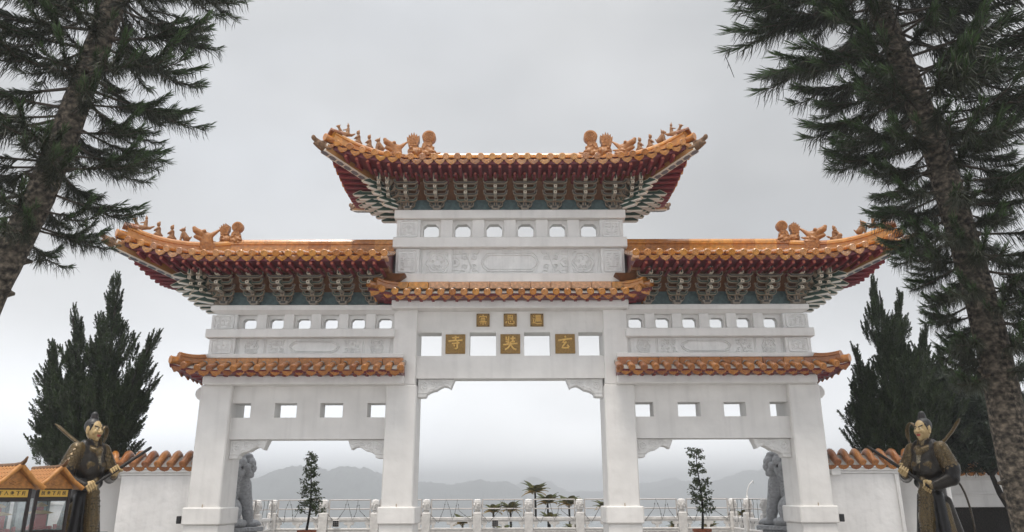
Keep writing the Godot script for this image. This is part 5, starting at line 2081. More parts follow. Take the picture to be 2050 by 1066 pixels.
func build_kiosks() -> void:
	var marks := [
		["....##....", "....##....", "....##....", "...####...", "...#..#...", "..##..##..", "..#....#..", ".##....##.", ".#......##", "##.......#", "..........", ".........."],
		["..######..", "....##....", ".########.", "....##.#..", "##########", "....##.#..", ".########.", "....##....", "...#.#....", "..#...#...", ".#.....##.", ".........."],
		["##########", "....##....", "....##....", "....###...", "....##.#..", "....##..#.", "....##....", "....##....", "....##....", "....##....", "....##....", ".........."],
		["..######..", ".##....#..", ".##....#..", ".#######..", ".##....#..", ".##....#..", ".#######..", ".##....#..", ".##....#..", "##.....#..", "#.....##..", ".........."],
		[".##.#####.", ".##.#...#.", "####.#.#..", ".##.#####.", ".##...#...", "###.#####.", "##....#...", ".##.#####.", ".##.#.#.#.", ".##.#...#.", "##..#..##.", ".........."]]
	var order := [[2, 0, 1, 2, 3], [4, 1, 2, 3, 4]]
	var spots := [[Vector3(-9.36, 0.21, 7.15), "fortune cabinet with orange tiled roof, nearest the picture's edge"], [Vector3(-9.33, 0.22, 5.85), "fortune cabinet with orange tiled roof, against the left warrior statue"]]
	for n in 2:
		var o := node("kiosk", self, Transform3D(Basis(Vector3.UP, 0.95) * Basis.from_scale(Vector3.ONE * 0.87), spots[n][0]))
		tag(o, spots[n][1], "kiosk", "fortune cabinets")
		# origin at the front, centre; the cabinet runs back along -z
		var w := 0.36
		for sx in [-1.0, 1.0]:
			for z in [0.0, -0.95]:
				var b := Builder.new()
				b.box(Vector3(sx * w - 0.035, 0.0, z - 0.035), Vector3(sx * w + 0.035, 1.74, z + 0.035), 0.008)
				part("frame_post", b, M.dark_wood, o)
		var b := Builder.new()
		b.box(Vector3(-w + 0.036, 1.44, -0.03), Vector3(w - 0.036, 1.52, 0.03), 0.006)
		part("frame_rail", b, M.dark_wood, o)
		b = Builder.new()
		b.box(Vector3(-w + 0.036, 0.72, -0.03), Vector3(w - 0.036, 0.80, 0.03), 0.006)
		part("frame_rail", b, M.dark_wood, o)
		b = Builder.new()
		b.box(Vector3(-w + 0.036, 1.70, -0.03), Vector3(w - 0.036, 1.74, 0.03), 0.006)
		part("frame_rail", b, M.dark_wood, o)
		for sx in [-1.0, 1.0]:
			b = Builder.new()
			b.box(Vector3(sx * w - 0.028, 1.50, -0.914), Vector3(sx * w + 0.028, 1.74, -0.036))
			part("side_rail", b, M.dark_wood, o)
			b = Builder.new()
			b.box(Vector3(sx * w - 0.028, 0.72, -0.914), Vector3(sx * w + 0.028, 0.80, -0.036))
			part("side_rail", b, M.dark_wood, o)
		b = Builder.new()
		b.box(Vector3(-w + 0.03, -0.24, -0.94), Vector3(w - 0.03, 0.718, 0.02), 0.01)
		part("base_cabinet", b, M.kiosk_red, o)
		b = Builder.new()
		b.box(Vector3(-w + 0.02, 0.0, -0.955), Vector3(w - 0.02, 1.72, -0.945))
		part("back_board", b, M.kiosk_inside, o)
		b = Builder.new()
		b.box(Vector3(-w + 0.10, 0.72, -0.93), Vector3(w - 0.16, 1.30, -0.90))
		part("dark_screen", b, M.slate, o)
		# signboard with its print
		var sm := StandardMaterial3D.new()
		sm.resource_name = "sign_print_%d" % n
		var use := []
		for k in order[n]:
			use.append(marks[k])
		sm.albedo_texture = letters(use)
		sm.roughness = 0.5
		var sign_mesh := QuadMesh.new()
		sign_mesh.size = Vector2(2.0 * w - 0.09, 0.155)
		b = Builder.new()
		b.box(Vector3(-w + 0.036, 1.522, -0.02), Vector3(w - 0.036, 1.698, 0.032), 0.004)
		var board := part("signboard", b, M.dark_wood, o)
		put("lettering", sign_mesh, sm, board, Transform3D(Basis(), Vector3(0, 1.61, 0.0345)))
		for q in [[Vector3(-w + 0.036, 0.80, 0.005), Vector3(w - 0.036, 1.44, 0.009)], [Vector3(-w - 0.004, 0.80, -0.914), Vector3(-w, 1.50, -0.036)], [Vector3(w, 0.80, -0.914), Vector3(w + 0.004, 1.50, -0.036)]]:
			b = Builder.new()
			b.box(q[0], q[1])
			part("glass_pane", b, M.glass, o)
		# gabled roof: ribbed tiles, verge boards, ridge with turned-up ends
		var roof := node("roof", o)
		var z0 := -1.22
		var z1 := 0.26
		var ey := 1.735
		var ry := 2.17
		var ew := 0.50
		for sx in [-1.0, 1.0]:
			b = Builder.new()
			b.face([Vector3(0, ry, z0), Vector3(0, ry, z1), Vector3(sx * ew, ey, z1), Vector3(sx * ew, ey, z0)], Vector3(0, 0, 0))
			b.face([Vector3(0, ry - 0.05, z0), Vector3(0, ry - 0.05, z1), Vector3(sx * ew, ey - 0.04, z1), Vector3(sx * ew, ey - 0.04, z0)], Vector3(0, 9, 0))
			b.face([Vector3(sx * ew, ey, z0), Vector3(sx * ew, ey, z1), Vector3(sx * ew, ey - 0.04, z1), Vector3(sx * ew, ey - 0.04, z0)], Vector3(0, ey, -0.5))
			part("roof_slope", b, M.kiosk_tile, roof)
			for i in 9:
				var z := lerpf(z0 + 0.08, z1 - 0.10, i / 8.0)
				b = Builder.new()
				for k in 5:
					var p := Vector3(0, ry, z).lerp(Vector3(sx * (ew + 0.01), ey, z), k / 5.0)
					var q := Vector3(0, ry, z).lerp(Vector3(sx * (ew + 0.01), ey, z), (k + 1) / 5.0)
					b.tube(PackedVector3Array([p + Vector3(0, 0.018, 0), q + Vector3(0, 0.024, 0)]), PackedFloat32Array([0.034, 0.040]), 7, true)
				part("rib_tile", b, M.kiosk_tile, roof)
			b = Builder.new()
			b.tube(PackedVector3Array([Vector3(0, ry + 0.03, z1), Vector3(sx * ew * 0.6, lerpf(ry, ey, 0.66), z1), Vector3(sx * (ew + 0.03), ey - 0.02, z1 + 0.01)]), PackedFloat32Array([0.05, 0.05, 0.055]), 8)
			part("verge", b, M.kiosk_tile, roof)
		b = Builder.new()
		b.x = Transform3D(Basis(), Vector3(0, 0, 0))
		b.prism(v2([[-ew + 0.08, ey - 0.02], [ew - 0.08, ey - 0.02], [0, ry - 0.06]]), 0.06, 0.10)
		b.stroke(v2([[-0.12, ey + 0.10], [0, ey + 0.05], [0.12, ey + 0.10]]), 0.02, 0.012, false, 0.1)
		b.stroke(v2([[-0.07, ey + 0.14], [0, ey + 0.11], [0.07, ey + 0.14]]), 0.02, 0.012, false, 0.1)
		part("gable_board", b, M.kiosk_tile, roof)
		b = Builder.new()
		b.tube(PackedVector3Array([Vector3(0, ry + 0.03, z0 - 0.02), Vector3(0, ry + 0.03, -0.1), Vector3(0, ry + 0.05, z1), Vector3(0, ry + 0.11, z1 + 0.12), Vector3(0, ry + 0.19, z1 + 0.20)]), PackedFloat32Array([0.05, 0.05, 0.05, 0.04, 0.022]), 8)
		part("ridge", b, M.wood, roof)
		# the little pagoda behind the glass
		var g := node("model_pagoda", self, Transform3D(Basis(Vector3.UP, 0.95), spots[n][0] + Basis(Vector3.UP, 0.95) * Vector3(-0.02, 0.70, -0.40)))
		tag(g, "little red and gold pagoda model inside the " + ("nearer" if n == 0 else "farther") + " fortune cabinet", "model pagoda", "models inside the fortune cabinets")
		b = Builder.new()
		b.box(Vector3(-0.2, 0, -0.2), Vector3(0.2, 0.06, 0.2), 0.01)
		b.box(Vector3(-0.11, 0.06, -0.11), Vector3(0.11, 0.30, 0.11), 0.01)
		b.box(Vector3(-0.05, 0.34, -0.05), Vector3(0.05, 0.44, 0.05), 0.01)
		part("red_body", b, M.kiosk_red, g)
		b = Builder.new()
		for e in [[0.30, 0.20], [0.44, 0.10]]:
			var y: float = e[0]
			var r: float = e[1]
			for s in 4:
				b.x = Transform3D(Basis(Vector3.UP, s * PI * 0.5), Vector3.ZERO)
				b.face([Vector3(-r, y + 0.02, r), Vector3(0, y, r * 0.92), Vector3(0, y + 0.09, 0)], Vector3(0, y - 0.1, 0))
				b.face([Vector3(0, y, r * 0.92), Vector3(r, y + 0.02, r), Vector3(0, y + 0.09, 0)], Vector3(0, y - 0.1, 0))
				b.face([Vector3(-r, y + 0.02, r), Vector3(0, y, r * 0.92), Vector3(0, y, 0)], Vector3(0, y + 1.0, 0))
		part("gold_roof", b, M.gold, g)
		b = Builder.new()
		for s in [-1.0, 1.0]:
			b.box(Vector3(s * 0.24 - 0.03, 0, 0.18), Vector3(s * 0.24 + 0.03, 0.10, 0.24), 0.01)
			b.box(Vector3(s * 0.12 - 0.03, 0, 0.22), Vector3(s * 0.12 + 0.03, 0.07, 0.27), 0.01)
		part("red_lantern", b, M.kiosk_red, g)


# ---------------------------------------------------------------- warrior statues

func build_statues() -> void:
	statue(1.0, Transform3D(Basis(Vector3.UP, 1.22), Vector3(-9.44, 0.16, 4.5)), "painted warrior statue with topknot gripping a club, by the left cabinets")
	statue(-1.0, Transform3D(Basis(Vector3.UP, -1.12), Vector3(9.36, 0.12, 4.5)), "painted warrior statue with topknot gripping a club, under the right-hand tree")


func statue(m: float, at: Transform3D, label: String) -> void:
	# faces local +z; m = -1 mirrors the pose
	var o := node("warrior_statue", self, at)
	o.basis = o.basis * Basis.from_scale(Vector3(0.84, 0.99, 0.86))
	tag(o, label, "statue", "pair of warrior statues")
	var V := func(x: float, y: float, z: float) -> Vector3: return Vector3(x * m, y, z)
	var skin := Color(0.44, 0.315, 0.15)
	var dark := Color(0.014, 0.011, 0.010)
	var brown := Color(0.045, 0.032, 0.02)
	var gold := Color(0.25, 0.165, 0.06)
	var lip := Color(0.32, 0.05, 0.035)
	var white := Color(0.6, 0.52, 0.36)
	var palette := [skin, dark, brown, gold, lip, white, Color(0.012, 0.012, 0.014)]
	# robe, trunk, sleeves: one skin
	var p := [
		["c", V.call(0, 0.05, -0.02), V.call(0, 0.9, 0.0), 0.50, 0.36, 1], ["c", V.call(0, 0.9, 0.0), V.call(0, 1.55, 0.0), 0.36, 0.29, 1],
		["c", V.call(0, 1.50, 0.02), V.call(0, 1.75, 0.03), 0.32, 0.32, 2], ["e", V.call(0, 2.08, 0.03), Vector3(0.43, 0.42, 0.32), 2], ["c", V.call(-0.25, 2.38, 0), V.call(0.25, 2.38, 0), 0.20, 0.20, 2],
		["c", V.call(0, 2.36, 0.0), V.call(0, 2.62, 0.03), 0.18, 0.125, 0],
		# apron hanging in front, edged and scaled
		["c", V.call(0, 1.50, 0.26), V.call(0.02, 0.95, 0.36), 0.17, 0.19, 3], ["c", V.call(0.02, 0.95, 0.36), V.call(0.0, 0.45, 0.44), 0.19, 0.17, 3],
		# folds of the robe
		["c", V.call(-0.24, 1.4, 0.14), V.call(-0.40, 0.1, 0.26), 0.12, 0.15, 1], ["c", V.call(0.24, 1.4, 0.14), V.call(0.40, 0.1, 0.24), 0.12, 0.15, 1],
		["c", V.call(-0.3, 1.3, -0.1), V.call(-0.56, 0.05, -0.14), 0.10, 0.16, 2], ["c", V.call(0.3, 1.3, -0.1), V.call(0.54, 0.05, -0.16), 0.10, 0.16, 1], ["c", V.call(0.0, 1.2, -0.26), V.call(0.0, 0.05, -0.50), 0.12, 0.2, 1],
		["c", V.call(-0.34, 1.2, 0.04), V.call(-0.55, 0.0, 0.10), 0.07, 0.11, 3],
		# belt and sash
		["c", V.call(-0.26, 1.70, 0.14), V.call(0.26, 1.70, 0.16), 0.115, 0.115, 1], ["s", V.call(0, 1.71, 0.34), 0.10, 3], ["c", V.call(-0.05, 1.62, 0.36), V.call(0.1, 1.50, 0.38), 0.06, 0.05, 3],
		# breast plate rim
		["c", V.call(-0.22, 2.08, 0.27), V.call(0.22, 2.08, 0.28), 0.07, 0.07, 3], ["e", V.call(0, 1.93, 0.2), Vector3(0.33, 0.2, 0.2), 2],
		# collar and scarf
		["c", V.call(-0.30, 2.47, -0.08), V.call(-0.08, 2.40, 0.26), 0.10, 0.075, 3], ["c", V.call(0.30, 2.47, -0.08), V.call(0.08, 2.40, 0.26), 0.10, 0.075, 3], ["s", V.call(0, 2.34, 0.31), 0.085, 3], ["c", V.call(0.0, 2.3, 0.31), V.call(0.03, 2.14, 0.33), 0.06, 0.05, 5],
		["c", V.call(-0.2, 2.52, 0.02), V.call(0.2, 2.52, 0.02), 0.13, 0.13, 1],
		# near arm: scaled upper guard, dark sleeve, bare wrist
		["c", V.call(-0.42, 2.40, 0.0), V.call(-0.60, 1.98, -0.02), 0.19, 0.20, 3], ["c", V.call(-0.60, 1.96, -0.02), V.call(-0.62, 1.80, 0.02), 0.21, 0.17, 1], ["c", V.call(-0.62, 1.78, 0.02), V.call(-0.38, 1.62, 0.40), 0.155, 0.115, 2], ["c", V.call(-0.38, 1.62, 0.40), V.call(-0.33, 1.61, 0.47), 0.085, 0.08, 0],
		# far arm
		["c", V.call(0.42, 2.40, 0.0), V.call(0.60, 1.98, 0.10), 0.19, 0.20, 3], ["c", V.call(0.60, 1.96, 0.10), V.call(0.58, 1.86, 0.20), 0.19, 0.16, 1], ["c", V.call(0.58, 1.86, 0.20), V.call(0.26, 1.86, 0.66), 0.15, 0.105, 1], ["c", V.call(0.26, 1.86, 0.66), V.call(0.18, 1.87, 0.74), 0.08, 0.078, 0],
		# feet
		["c", V.call(-0.2, 0.06, 0.2), V.call(-0.24, 0.05, 0.55), 0.13, 0.10, 6], ["c", V.call(0.2, 0.06, 0.2), V.call(0.24, 0.05, 0.52), 0.13, 0.10, 6]]
	put("body", blob(p, 0.026, 0.05, palette), M.painted, o)
	# head: face, ears, brows, eyes, mouth, hair with topknot
	var h := [
		["e", V.call(0, 2.86, 0.03), Vector3(0.175, 0.235, 0.20), 0], ["e", V.call(0, 2.76, 0.08), Vector3(0.135, 0.14, 0.15), 0], ["c", V.call(0, 2.67, 0.14), V.call(0, 2.66, 0.17), 0.062, 0.05, 0],
		["c", V.call(0, 2.90, 0.205), V.call(0, 2.815, 0.265), 0.026, 0.036, 0], ["s", V.call(0.032, 2.81, 0.24), 0.026, 0], ["s", V.call(-0.032, 2.81, 0.24), 0.026, 0],
		["c", V.call(0.09, 2.82, 0.175), V.call(0.10, 2.80, 0.16), 0.055, 0.05, 0], ["c", V.call(-0.09, 2.82, 0.175), V.call(-0.10, 2.80, 0.16), 0.055, 0.05, 0],
		["c", V.call(-0.045, 2.742, 0.218), V.call(0.045, 2.742, 0.218), 0.017, 0.017, 4], ["c", V.call(-0.03, 2.722, 0.213), V.call(0.03, 2.722, 0.213), 0.016, 0.016, 4],
		["s", V.call(0.07, 2.882, 0.192), 0.026, 5], ["s", V.call(-0.07, 2.882, 0.192), 0.026, 5], ["s", V.call(0.072, 2.882, 0.209), 0.014, 6], ["s", V.call(-0.068, 2.882, 0.209), 0.014, 6],
		["c", V.call(0.028, 2.912, 0.222), V.call(0.13, 2.955, 0.175), 0.014, 0.013, 6], ["c", V.call(-0.028, 2.912, 0.222), V.call(-0.13, 2.955, 0.175), 0.014, 0.013, 6],
		["e", V.call(0.185, 2.86, 0.0), Vector3(0.03, 0.085, 0.05), 0], ["e", V.call(-0.185, 2.86, 0.0), Vector3(0.03, 0.085, 0.05), 0], ["s", V.call(0.187, 2.79, 0.01), 0.03, 0], ["s", V.call(-0.187, 2.79, 0.01), 0.03, 0],
		["e", V.call(0, 2.96, -0.045), Vector3(0.195, 0.185, 0.205), 6], ["c", V.call(0, 3.09, -0.02), V.call(0, 3.15, -0.03), 0.10, 0.085, 6], ["s", V.call(0, 3.20, -0.03), 0.085, 6], ["c", V.call(0, 3.13, -0.03), V.call(0, 3.145, -0.03), 0.098, 0.098, 1],
		["c", V.call(0.16, 2.98, 0.10), V.call(0.175, 2.86, 0.065), 0.03, 0.014, 6], ["c", V.call(-0.16, 2.98, 0.10), V.call(-0.175, 2.86, 0.065), 0.03, 0.014, 6]]
	put("head", blob(h, 0.0125, 0.014, palette), M.face_paint, o)
	# the club runs through both fists
	var p0: Vector3 = V.call(-0.40, 1.45, 0.40)
	var dir: Vector3 = (V.call(0.125, 1.96, 0.83) - V.call(-0.29, 1.61, 0.53)).normalized()
	var on: Vector3 = V.call(-0.29, 1.61, 0.53)
	var b := Builder.new()
	var pts := PackedVector3Array()
	var rad := PackedFloat32Array()
	for q in [[-0.16, 0.022], [-0.14, 0.034], [0.10, 0.03], [0.30, 0.034], [0.34, 0.046], [0.38, 0.036], [0.62, 0.036], [1.10, 0.037], [1.50, 0.038], [1.56, 0.032], [1.58, 0.015]]:
		pts.append(on + dir * q[0])
		rad.append(q[1])
	b.tube(pts, rad, 10)
	for k in 6:
		b.tube(PackedVector3Array([on + dir * (0.72 + 0.05 * k), on + dir * (0.745 + 0.05 * k)]), PackedFloat32Array([0.044, 0.044]), 10)
	part("club", b, M.dark_bronze, o)
	# two fists: palm, four fingers that close round the club, thumb
	for hand in [[on, V.call(-0.36, 1.61, 0.44), -1.0], [V.call(0.125, 1.96, 0.83), V.call(0.2, 1.87, 0.73), 1.0]]:
		var c: Vector3 = hand[0]
		var wrist: Vector3 = hand[1]
		var away := (wrist - c)
		away = (away - dir * away.dot(dir)).normalized()
		var around := dir.cross(away).normalized()
		var g := [["c", wrist, c + away * 0.085, 0.075, 0.07, 0], ["c", c + away * 0.075 - dir * 0.07, c + away * 0.075 + dir * 0.07, 0.05, 0.052, 0]]
		for f in 4:
			var t := (f - 1.5) * 0.056
			var len: float = [0.92, 1.0, 1.0, 0.85][f]
			var q0 := c + dir * t + away * 0.085 + around * 0.03
			var q1 := c + dir * t + around * 0.098 * len + away * 0.02
			var q2 := c + dir * t - away * 0.085 * len + around * 0.052
			var q3 := c + dir * t - away * 0.078 * len - around * 0.035
			g.append(["c", q0, q1, 0.029, 0.027, 0])
			g.append(["c", q1, q2, 0.027, 0.025, 0])
			g.append(["c", q2, q3, 0.025, 0.021, 0])
		var th := c + away * 0.07 + dir * 0.10
		g.append(["c", th - around * 0.02, c + dir * 0.125 - around * 0.085, 0.032, 0.028, 0])
		g.append(["c", c + dir * 0.125 - around * 0.085, c + dir * 0.085 - around * 0.075 - away * 0.085, 0.028, 0.022, 0])
		put("fist", blob(g, 0.0115, 0.009, palette), M.face_paint, o)
	# scarf that stands up behind the shoulders in a loop
	b = Builder.new()
	b.col = gold
	var l := PackedVector3Array([V.call(-0.30, 2.48, -0.05), V.call(-0.46, 2.62, -0.18), V.call(-0.62, 2.80, -0.28), V.call(-0.76, 2.98, -0.34), V.call(-0.84, 3.06, -0.34)])
	if m > 0.0:
		l = PackedVector3Array([V.call(-0.22, 2.46, 0.06), V.call(-0.34, 2.60, -0.16), V.call(-0.46, 2.76, -0.38), V.call(-0.56, 2.92, -0.58), V.call(-0.60, 2.98, -0.68)])
	b.tube(l, PackedFloat32Array([0.09, 0.085, 0.085, 0.085, 0.03]), 10, true, Vector2(1.0, 0.45))
	var r := PackedVector3Array()
	var rr := PackedFloat32Array()
	for i in 15:
		var a := lerpf(-0.5, PI + 0.75, i / 14.0)
		r.append(V.call(0.30 + (0.13 if m > 0.0 else 0.2) * cos(a) - 0.02, 2.72 + (0.24 if m > 0.0 else 0.3) * sin(a), 0.02 + 0.10 * sin(a * 0.5)))
		rr.append(0.055)
	b.tube(r, rr, 8, true, Vector2(1.0, 0.5))
	part("scarf", b, M.painted, o)
	# scales on the upper arm guards, fringe on the breast plate, beading on the apron
	b = Builder.new()
	for s in [-1.0, 1.0]:
		var a0: Vector3 = V.call(s * 0.42, 2.36, 0.0)
		var a1: Vector3 = V.call(s * 0.60, 1.98, -0.02 if s < 0 else 0.10)
		var ax := (a1 - a0).normalized()
		var e := ax.cross(Vector3(0, 0, 1)).normalized()
		var k := e.cross(ax).normalized()
		for row in 8:
			for i in 12:
				var a := TAU * (i + 0.5 * (row % 2)) / 12.0
				var rd: float = lerpf(0.195, 0.212, row / 7.0)
				var nn := e * cos(a) + k * sin(a)
				var c0 := a0 + ax * (0.02 + 0.058 * row) + nn * rd
				var sd := ax.cross(nn) * 0.046
				var g := rng.randf_range(0.6, 1.1)
				b.col = Color(0.30 * g, 0.20 * g, 0.08 * g)
				b.face([c0 - ax * 0.04 + nn * 0.004, c0 - sd * 0.9 + nn * 0.012, c0 + ax * 0.035 + nn * 0.022, c0 + sd * 0.9 + nn * 0.012], c0 - nn)
	for i in 9:
		var x := (i - 4) * 0.062
		b.col = gold
		b.tube(PackedVector3Array([V.call(x, 2.12, 0.335 - absf(x) * 0.25), V.call(x * 1.05, 1.99, 0.37 - absf(x) * 0.25)]), PackedFloat32Array([0.030, 0.024]), 6)
	for i in 20:
		var y := 1.42 - i * 0.05
		for s in [-1.0, 1.0]:
			b.col = Color(0.36, 0.25, 0.1)
			var q: Vector3 = V.call(s * (0.155 + 0.02 * sin(i * 0.2)), y, 0.33 + (1.42 - y) * 0.20)
			b.box(q - Vector3(0.016, 0.014, 0.02), q + Vector3(0.016, 0.014, 0.02), 0.006)
	for i in 16:
		for j in 4:
			b.col = Color(0.16, 0.11, 0.05)
			var q: Vector3 = V.call((j - 1.5) * 0.065 + 0.03 * (i % 2), 1.38 - i * 0.058, 0.46 + (i * 0.058) * 0.17 - absf(j - 1.5) * 0.02)
			b.box(q - Vector3(0.022, 0.02, 0.02), q + Vector3(0.022, 0.02, 0.02), 0.01)
	part("armour_trim", b, M.painted, o).set_meta("kind", "stuff")
	# a low pedestal
	b = Builder.new()
	b.box(Vector3(-0.75, -0.30, -0.75), Vector3(0.75, -0.02, 0.8), 0.03)
	part("pedestal", b, M.stone_grey, o)
	if m < 0.0:
		# a bow slung behind the hip
		b = Builder.new()
		pts = PackedVector3Array()
		rad = PackedFloat32Array()
		for i in 13:
			var a := lerpf(-1.2, 1.2, i / 12.0)
			pts.append(V.call(-0.44 - 0.36 * cos(a), 0.75 + 0.95 * sin(a) / 0.93, -0.25))
			rad.append(0.026)
		b.col = Color(0.12, 0.085, 0.05)
		b.tube(pts, rad, 7)
		part("bow", b, M.painted, o)


# ---------------------------------------------------------------- trees

func pine_branch(s: int, length: float, thick: float) -> ArrayMesh:
	# a bare stalk that becomes a rope of needles, with whips hanging from it and an upturned brush at the end
	rng.seed = s
	var b := Builder.new()
	var n := 16
	var strand := func(p: Vector3, d: Vector3, l: float, w: float, fall: float, c: Color) -> void:
		b.col = c
		var d2 := (d + Vector3(0, -fall, 0)).normalized()
		var d3 := (d2 + Vector3(0.35, -fall * 0.4, 0)).normalized()
		var side := d.cross(Vector3(rng.randf_range(-1, 1), rng.randf_range(-1, 1), rng.randf_range(-1, 1))).normalized() * w
		var q := p + d * l * 0.35
		var r := q + d2 * l * 0.35
		var e := r + d3 * l * 0.30
		b.quad(p - side * 0.6, p + side * 0.6, q + side, q - side)
		b.quad(q - side, q + side, r + side * 0.8, r - side * 0.8)
		b.tri(r - side * 0.8, r + side * 0.8, e)
	var ropes := [[Vector3.ZERO, 0.0, length, 1.0, 0.20]]
	for i in 3:
		# side ropes that leave the main one and swing forward
		var t: float = [0.40, 0.54, 0.70][i] + rng.randf_range(-0.05, 0.05)
		ropes.append([Vector3(length * t, -0.17 * length * t, 0), (1.0 if i % 2 == 0 else -1.0) * rng.randf_range(0.35, 0.75), length * rng.randf_range(0.30, 0.46), 0.72, 0.0])
	for rope in ropes:
		var main: bool = rope[1] == 0.0
		var l: float = rope[2]
		var big: float = rope[3]
		var sag := rng.randf_range(0.14, 0.24) if main else rng.randf_range(0.05, 0.30)
		var lift := rng.randf_range(0.20, 0.34)
		var bend: float = rng.randf_range(-0.10, 0.10) if main else rope[1]
		var pts := PackedVector3Array()
		var rad := PackedFloat32Array()
		for i in n + 1:
			var t := float(i) / n
			var z := l * bend * (sin(t * 2.6) if main else t * (1.25 - 0.5 * t))
			pts.append(rope[0] + Vector3(l * t, l * (-sag * t + lift * pow(t, 3.2)), z))
			rad.append(lerpf(0.026, 0.007, t) * big)
		b.col = Color(0.06, 0.045, 0.032)
		b.tube(pts, rad, 6)
		var at := func(t: float) -> Vector3:
			var q := clampf(t, 0.0, 0.9999) * n
			return pts[int(q)].lerp(pts[int(q) + 1], q - int(q))
		var bare: float = rope[4]
		for i in int(170 * l * big):
			# the rope of short needles
			var t := bare + (1.0 - bare) * pow(rng.randf(), 0.62)
			var fwd: Vector3 = (at.call(t + 0.05) - at.call(t - 0.05)).normalized()
			var a := rng.randf() * TAU
			var o := Vector3(0, cos(a), sin(a))
			var d := (fwd * 0.9 + o * 0.42).normalized()
			var g := rng.randf_range(0.5, 1.3) * (0.8 + 0.5 * t)
			strand.call(at.call(t) + o * 0.012, d, rng.randf_range(0.10, 0.19) * thick * (0.75 + 0.35 * t), 0.0068, -0.08, Color(0.022 * g, 0.036 * g, 0.013 * g).lerp(Color(0.04 * g, 0.075 * g, 0.022 * g), t * t * 0.8))
		for i in int(120 * l * big):
			# long whips that hang and curl
			var t := bare + (0.96 - bare) * rng.randf()
			var fwd: Vector3 = (at.call(t + 0.05) - at.call(t - 0.05)).normalized()
			var a := rng.randf_range(-1.7, 1.7) + PI
			var o := Vector3(0, cos(a) * 0.9, sin(a))
			var d := (fwd * rng.randf_range(0.25, 0.8) + o).normalized()
			var g := rng.randf_range(0.45, 1.1)
			strand.call(at.call(t), d, rng.randf_range(0.18, 0.40) * thick * (1.1 - 0.4 * t), 0.0052, 0.55, Color(0.027 * g, 0.032 * g, 0.014 * g))
	return b.mesh()


func pine(label: String, trunk: PackedVector3Array, widths: PackedFloat32Array, y0: float, y1: float, gap: float, per: int, reach: Callable, thick: float, s: int) -> void:
	var o := node("pine_tree", self, Transform3D(Basis(), trunk[0]))
	tag(o, label, "tree", "tall pines framing the gate")
	var base := trunk[0]
	var nz := noise(s, 1.6)
	# trunk with a knobbly skin
	var b := Builder.new()
	var path := PackedVector3Array()
	var rad := PackedFloat32Array()
	var steps := 60
	for i in steps + 1:
		var q := float(i) / steps * (trunk.size() - 1)
		var k := mini(int(q), trunk.size() - 2)
		var a := trunk[maxi(k - 1, 0)]
		var d := trunk[mini(k + 2, trunk.size() - 1)]
		path.append(trunk[k].cubic_interpolate(trunk[k + 1], a, d, q - k) - base)
		rad.append(lerpf(widths[k], widths[k + 1], q - k) * (1.0 + 0.05 * nz.get_noise_1d(i * 0.9)))
	var sides := 22
	for i in steps:
		for k in sides:
			var v := []
			for e in [[i, k], [i, k + 1], [i + 1, k + 1], [i + 1, k]]:
				var a: float = TAU * (e[1] % sides) / sides
				var r: float = rad[e[0]] * (1.0 + 0.085 * nz.get_noise_3d(cos(a) * 1.2, path[e[0]].y * 0.9, sin(a) * 1.2))
				v.append(path[e[0]] + Vector3(cos(a), 0, sin(a)) * r)
			b.smooth_quad(v[3], v[2], v[1], v[0], (v[3] - path[i + 1]).normalized(), (v[2] - path[i + 1]).normalized(), (v[1] - path[i]).normalized(), (v[0] - path[i]).normalized())
	part("trunk", b, M.bark, o)
	rng.seed = s + 900
	for i in 26:
		# stubs and knots where old boughs have gone
		var k := rng.randi_range(4, steps - 4)
		var a := rng.randf() * TAU
		var out := Vector3(cos(a), rng.randf_range(-0.1, 0.3), sin(a)).normalized()
		var c := path[k] + Vector3(cos(a), 0, sin(a)) * rad[k] * 0.9
		b = Builder.new()
		b.tube(PackedVector3Array([c, c + out * 0.04, c + out * rng.randf_range(0.06, 0.16)]), PackedFloat32Array([0.075, 0.05, 0.022]), 8)
		part("branch_stub", b, M.bark, o)
	var shapes := []
	for i in 7:
		shapes.append(pine_branch(s * 10 + i, 1.6, thick))
	rng.seed = s + 500
	var y := y0
	var turn := 0.0
	while y < y1:
		turn += 0.6
		for i in per:
			var a := turn + TAU * i / per + rng.randf_range(-0.3, 0.3)
			var hy := y + rng.randf_range(-gap, gap) * 0.5 - base.y
			var c := path[0]
			var r := 0.25
			for k in steps:
				if path[k + 1].y >= hy:
					var t := (hy - path[k].y) / (path[k + 1].y - path[k].y)
					c = path[k].lerp(path[k + 1], t)
					r = rad[k]
					break
			var l: float = reach.call(y, a) * rng.randf_range(0.72, 1.12)
			if l < 0.2:
				continue
			var bs := Basis(Vector3.UP, a) * Basis(Vector3(0, 0, 1), rng.randf_range(-0.20, 0.16)) * Basis(Vector3.RIGHT, rng.randf_range(-0.4, 0.4))
			var g := l / 1.6
			var across := clampf(g, 0.8, 1.15)
			put("branch", shapes[rng.randi_range(0, 6)], M.foliage, o, Transform3D(bs * Basis.from_scale(Vector3(g, across, across)), c + Vector3(cos(a), 0, -sin(a)) * r * 0.8))
		y += gap


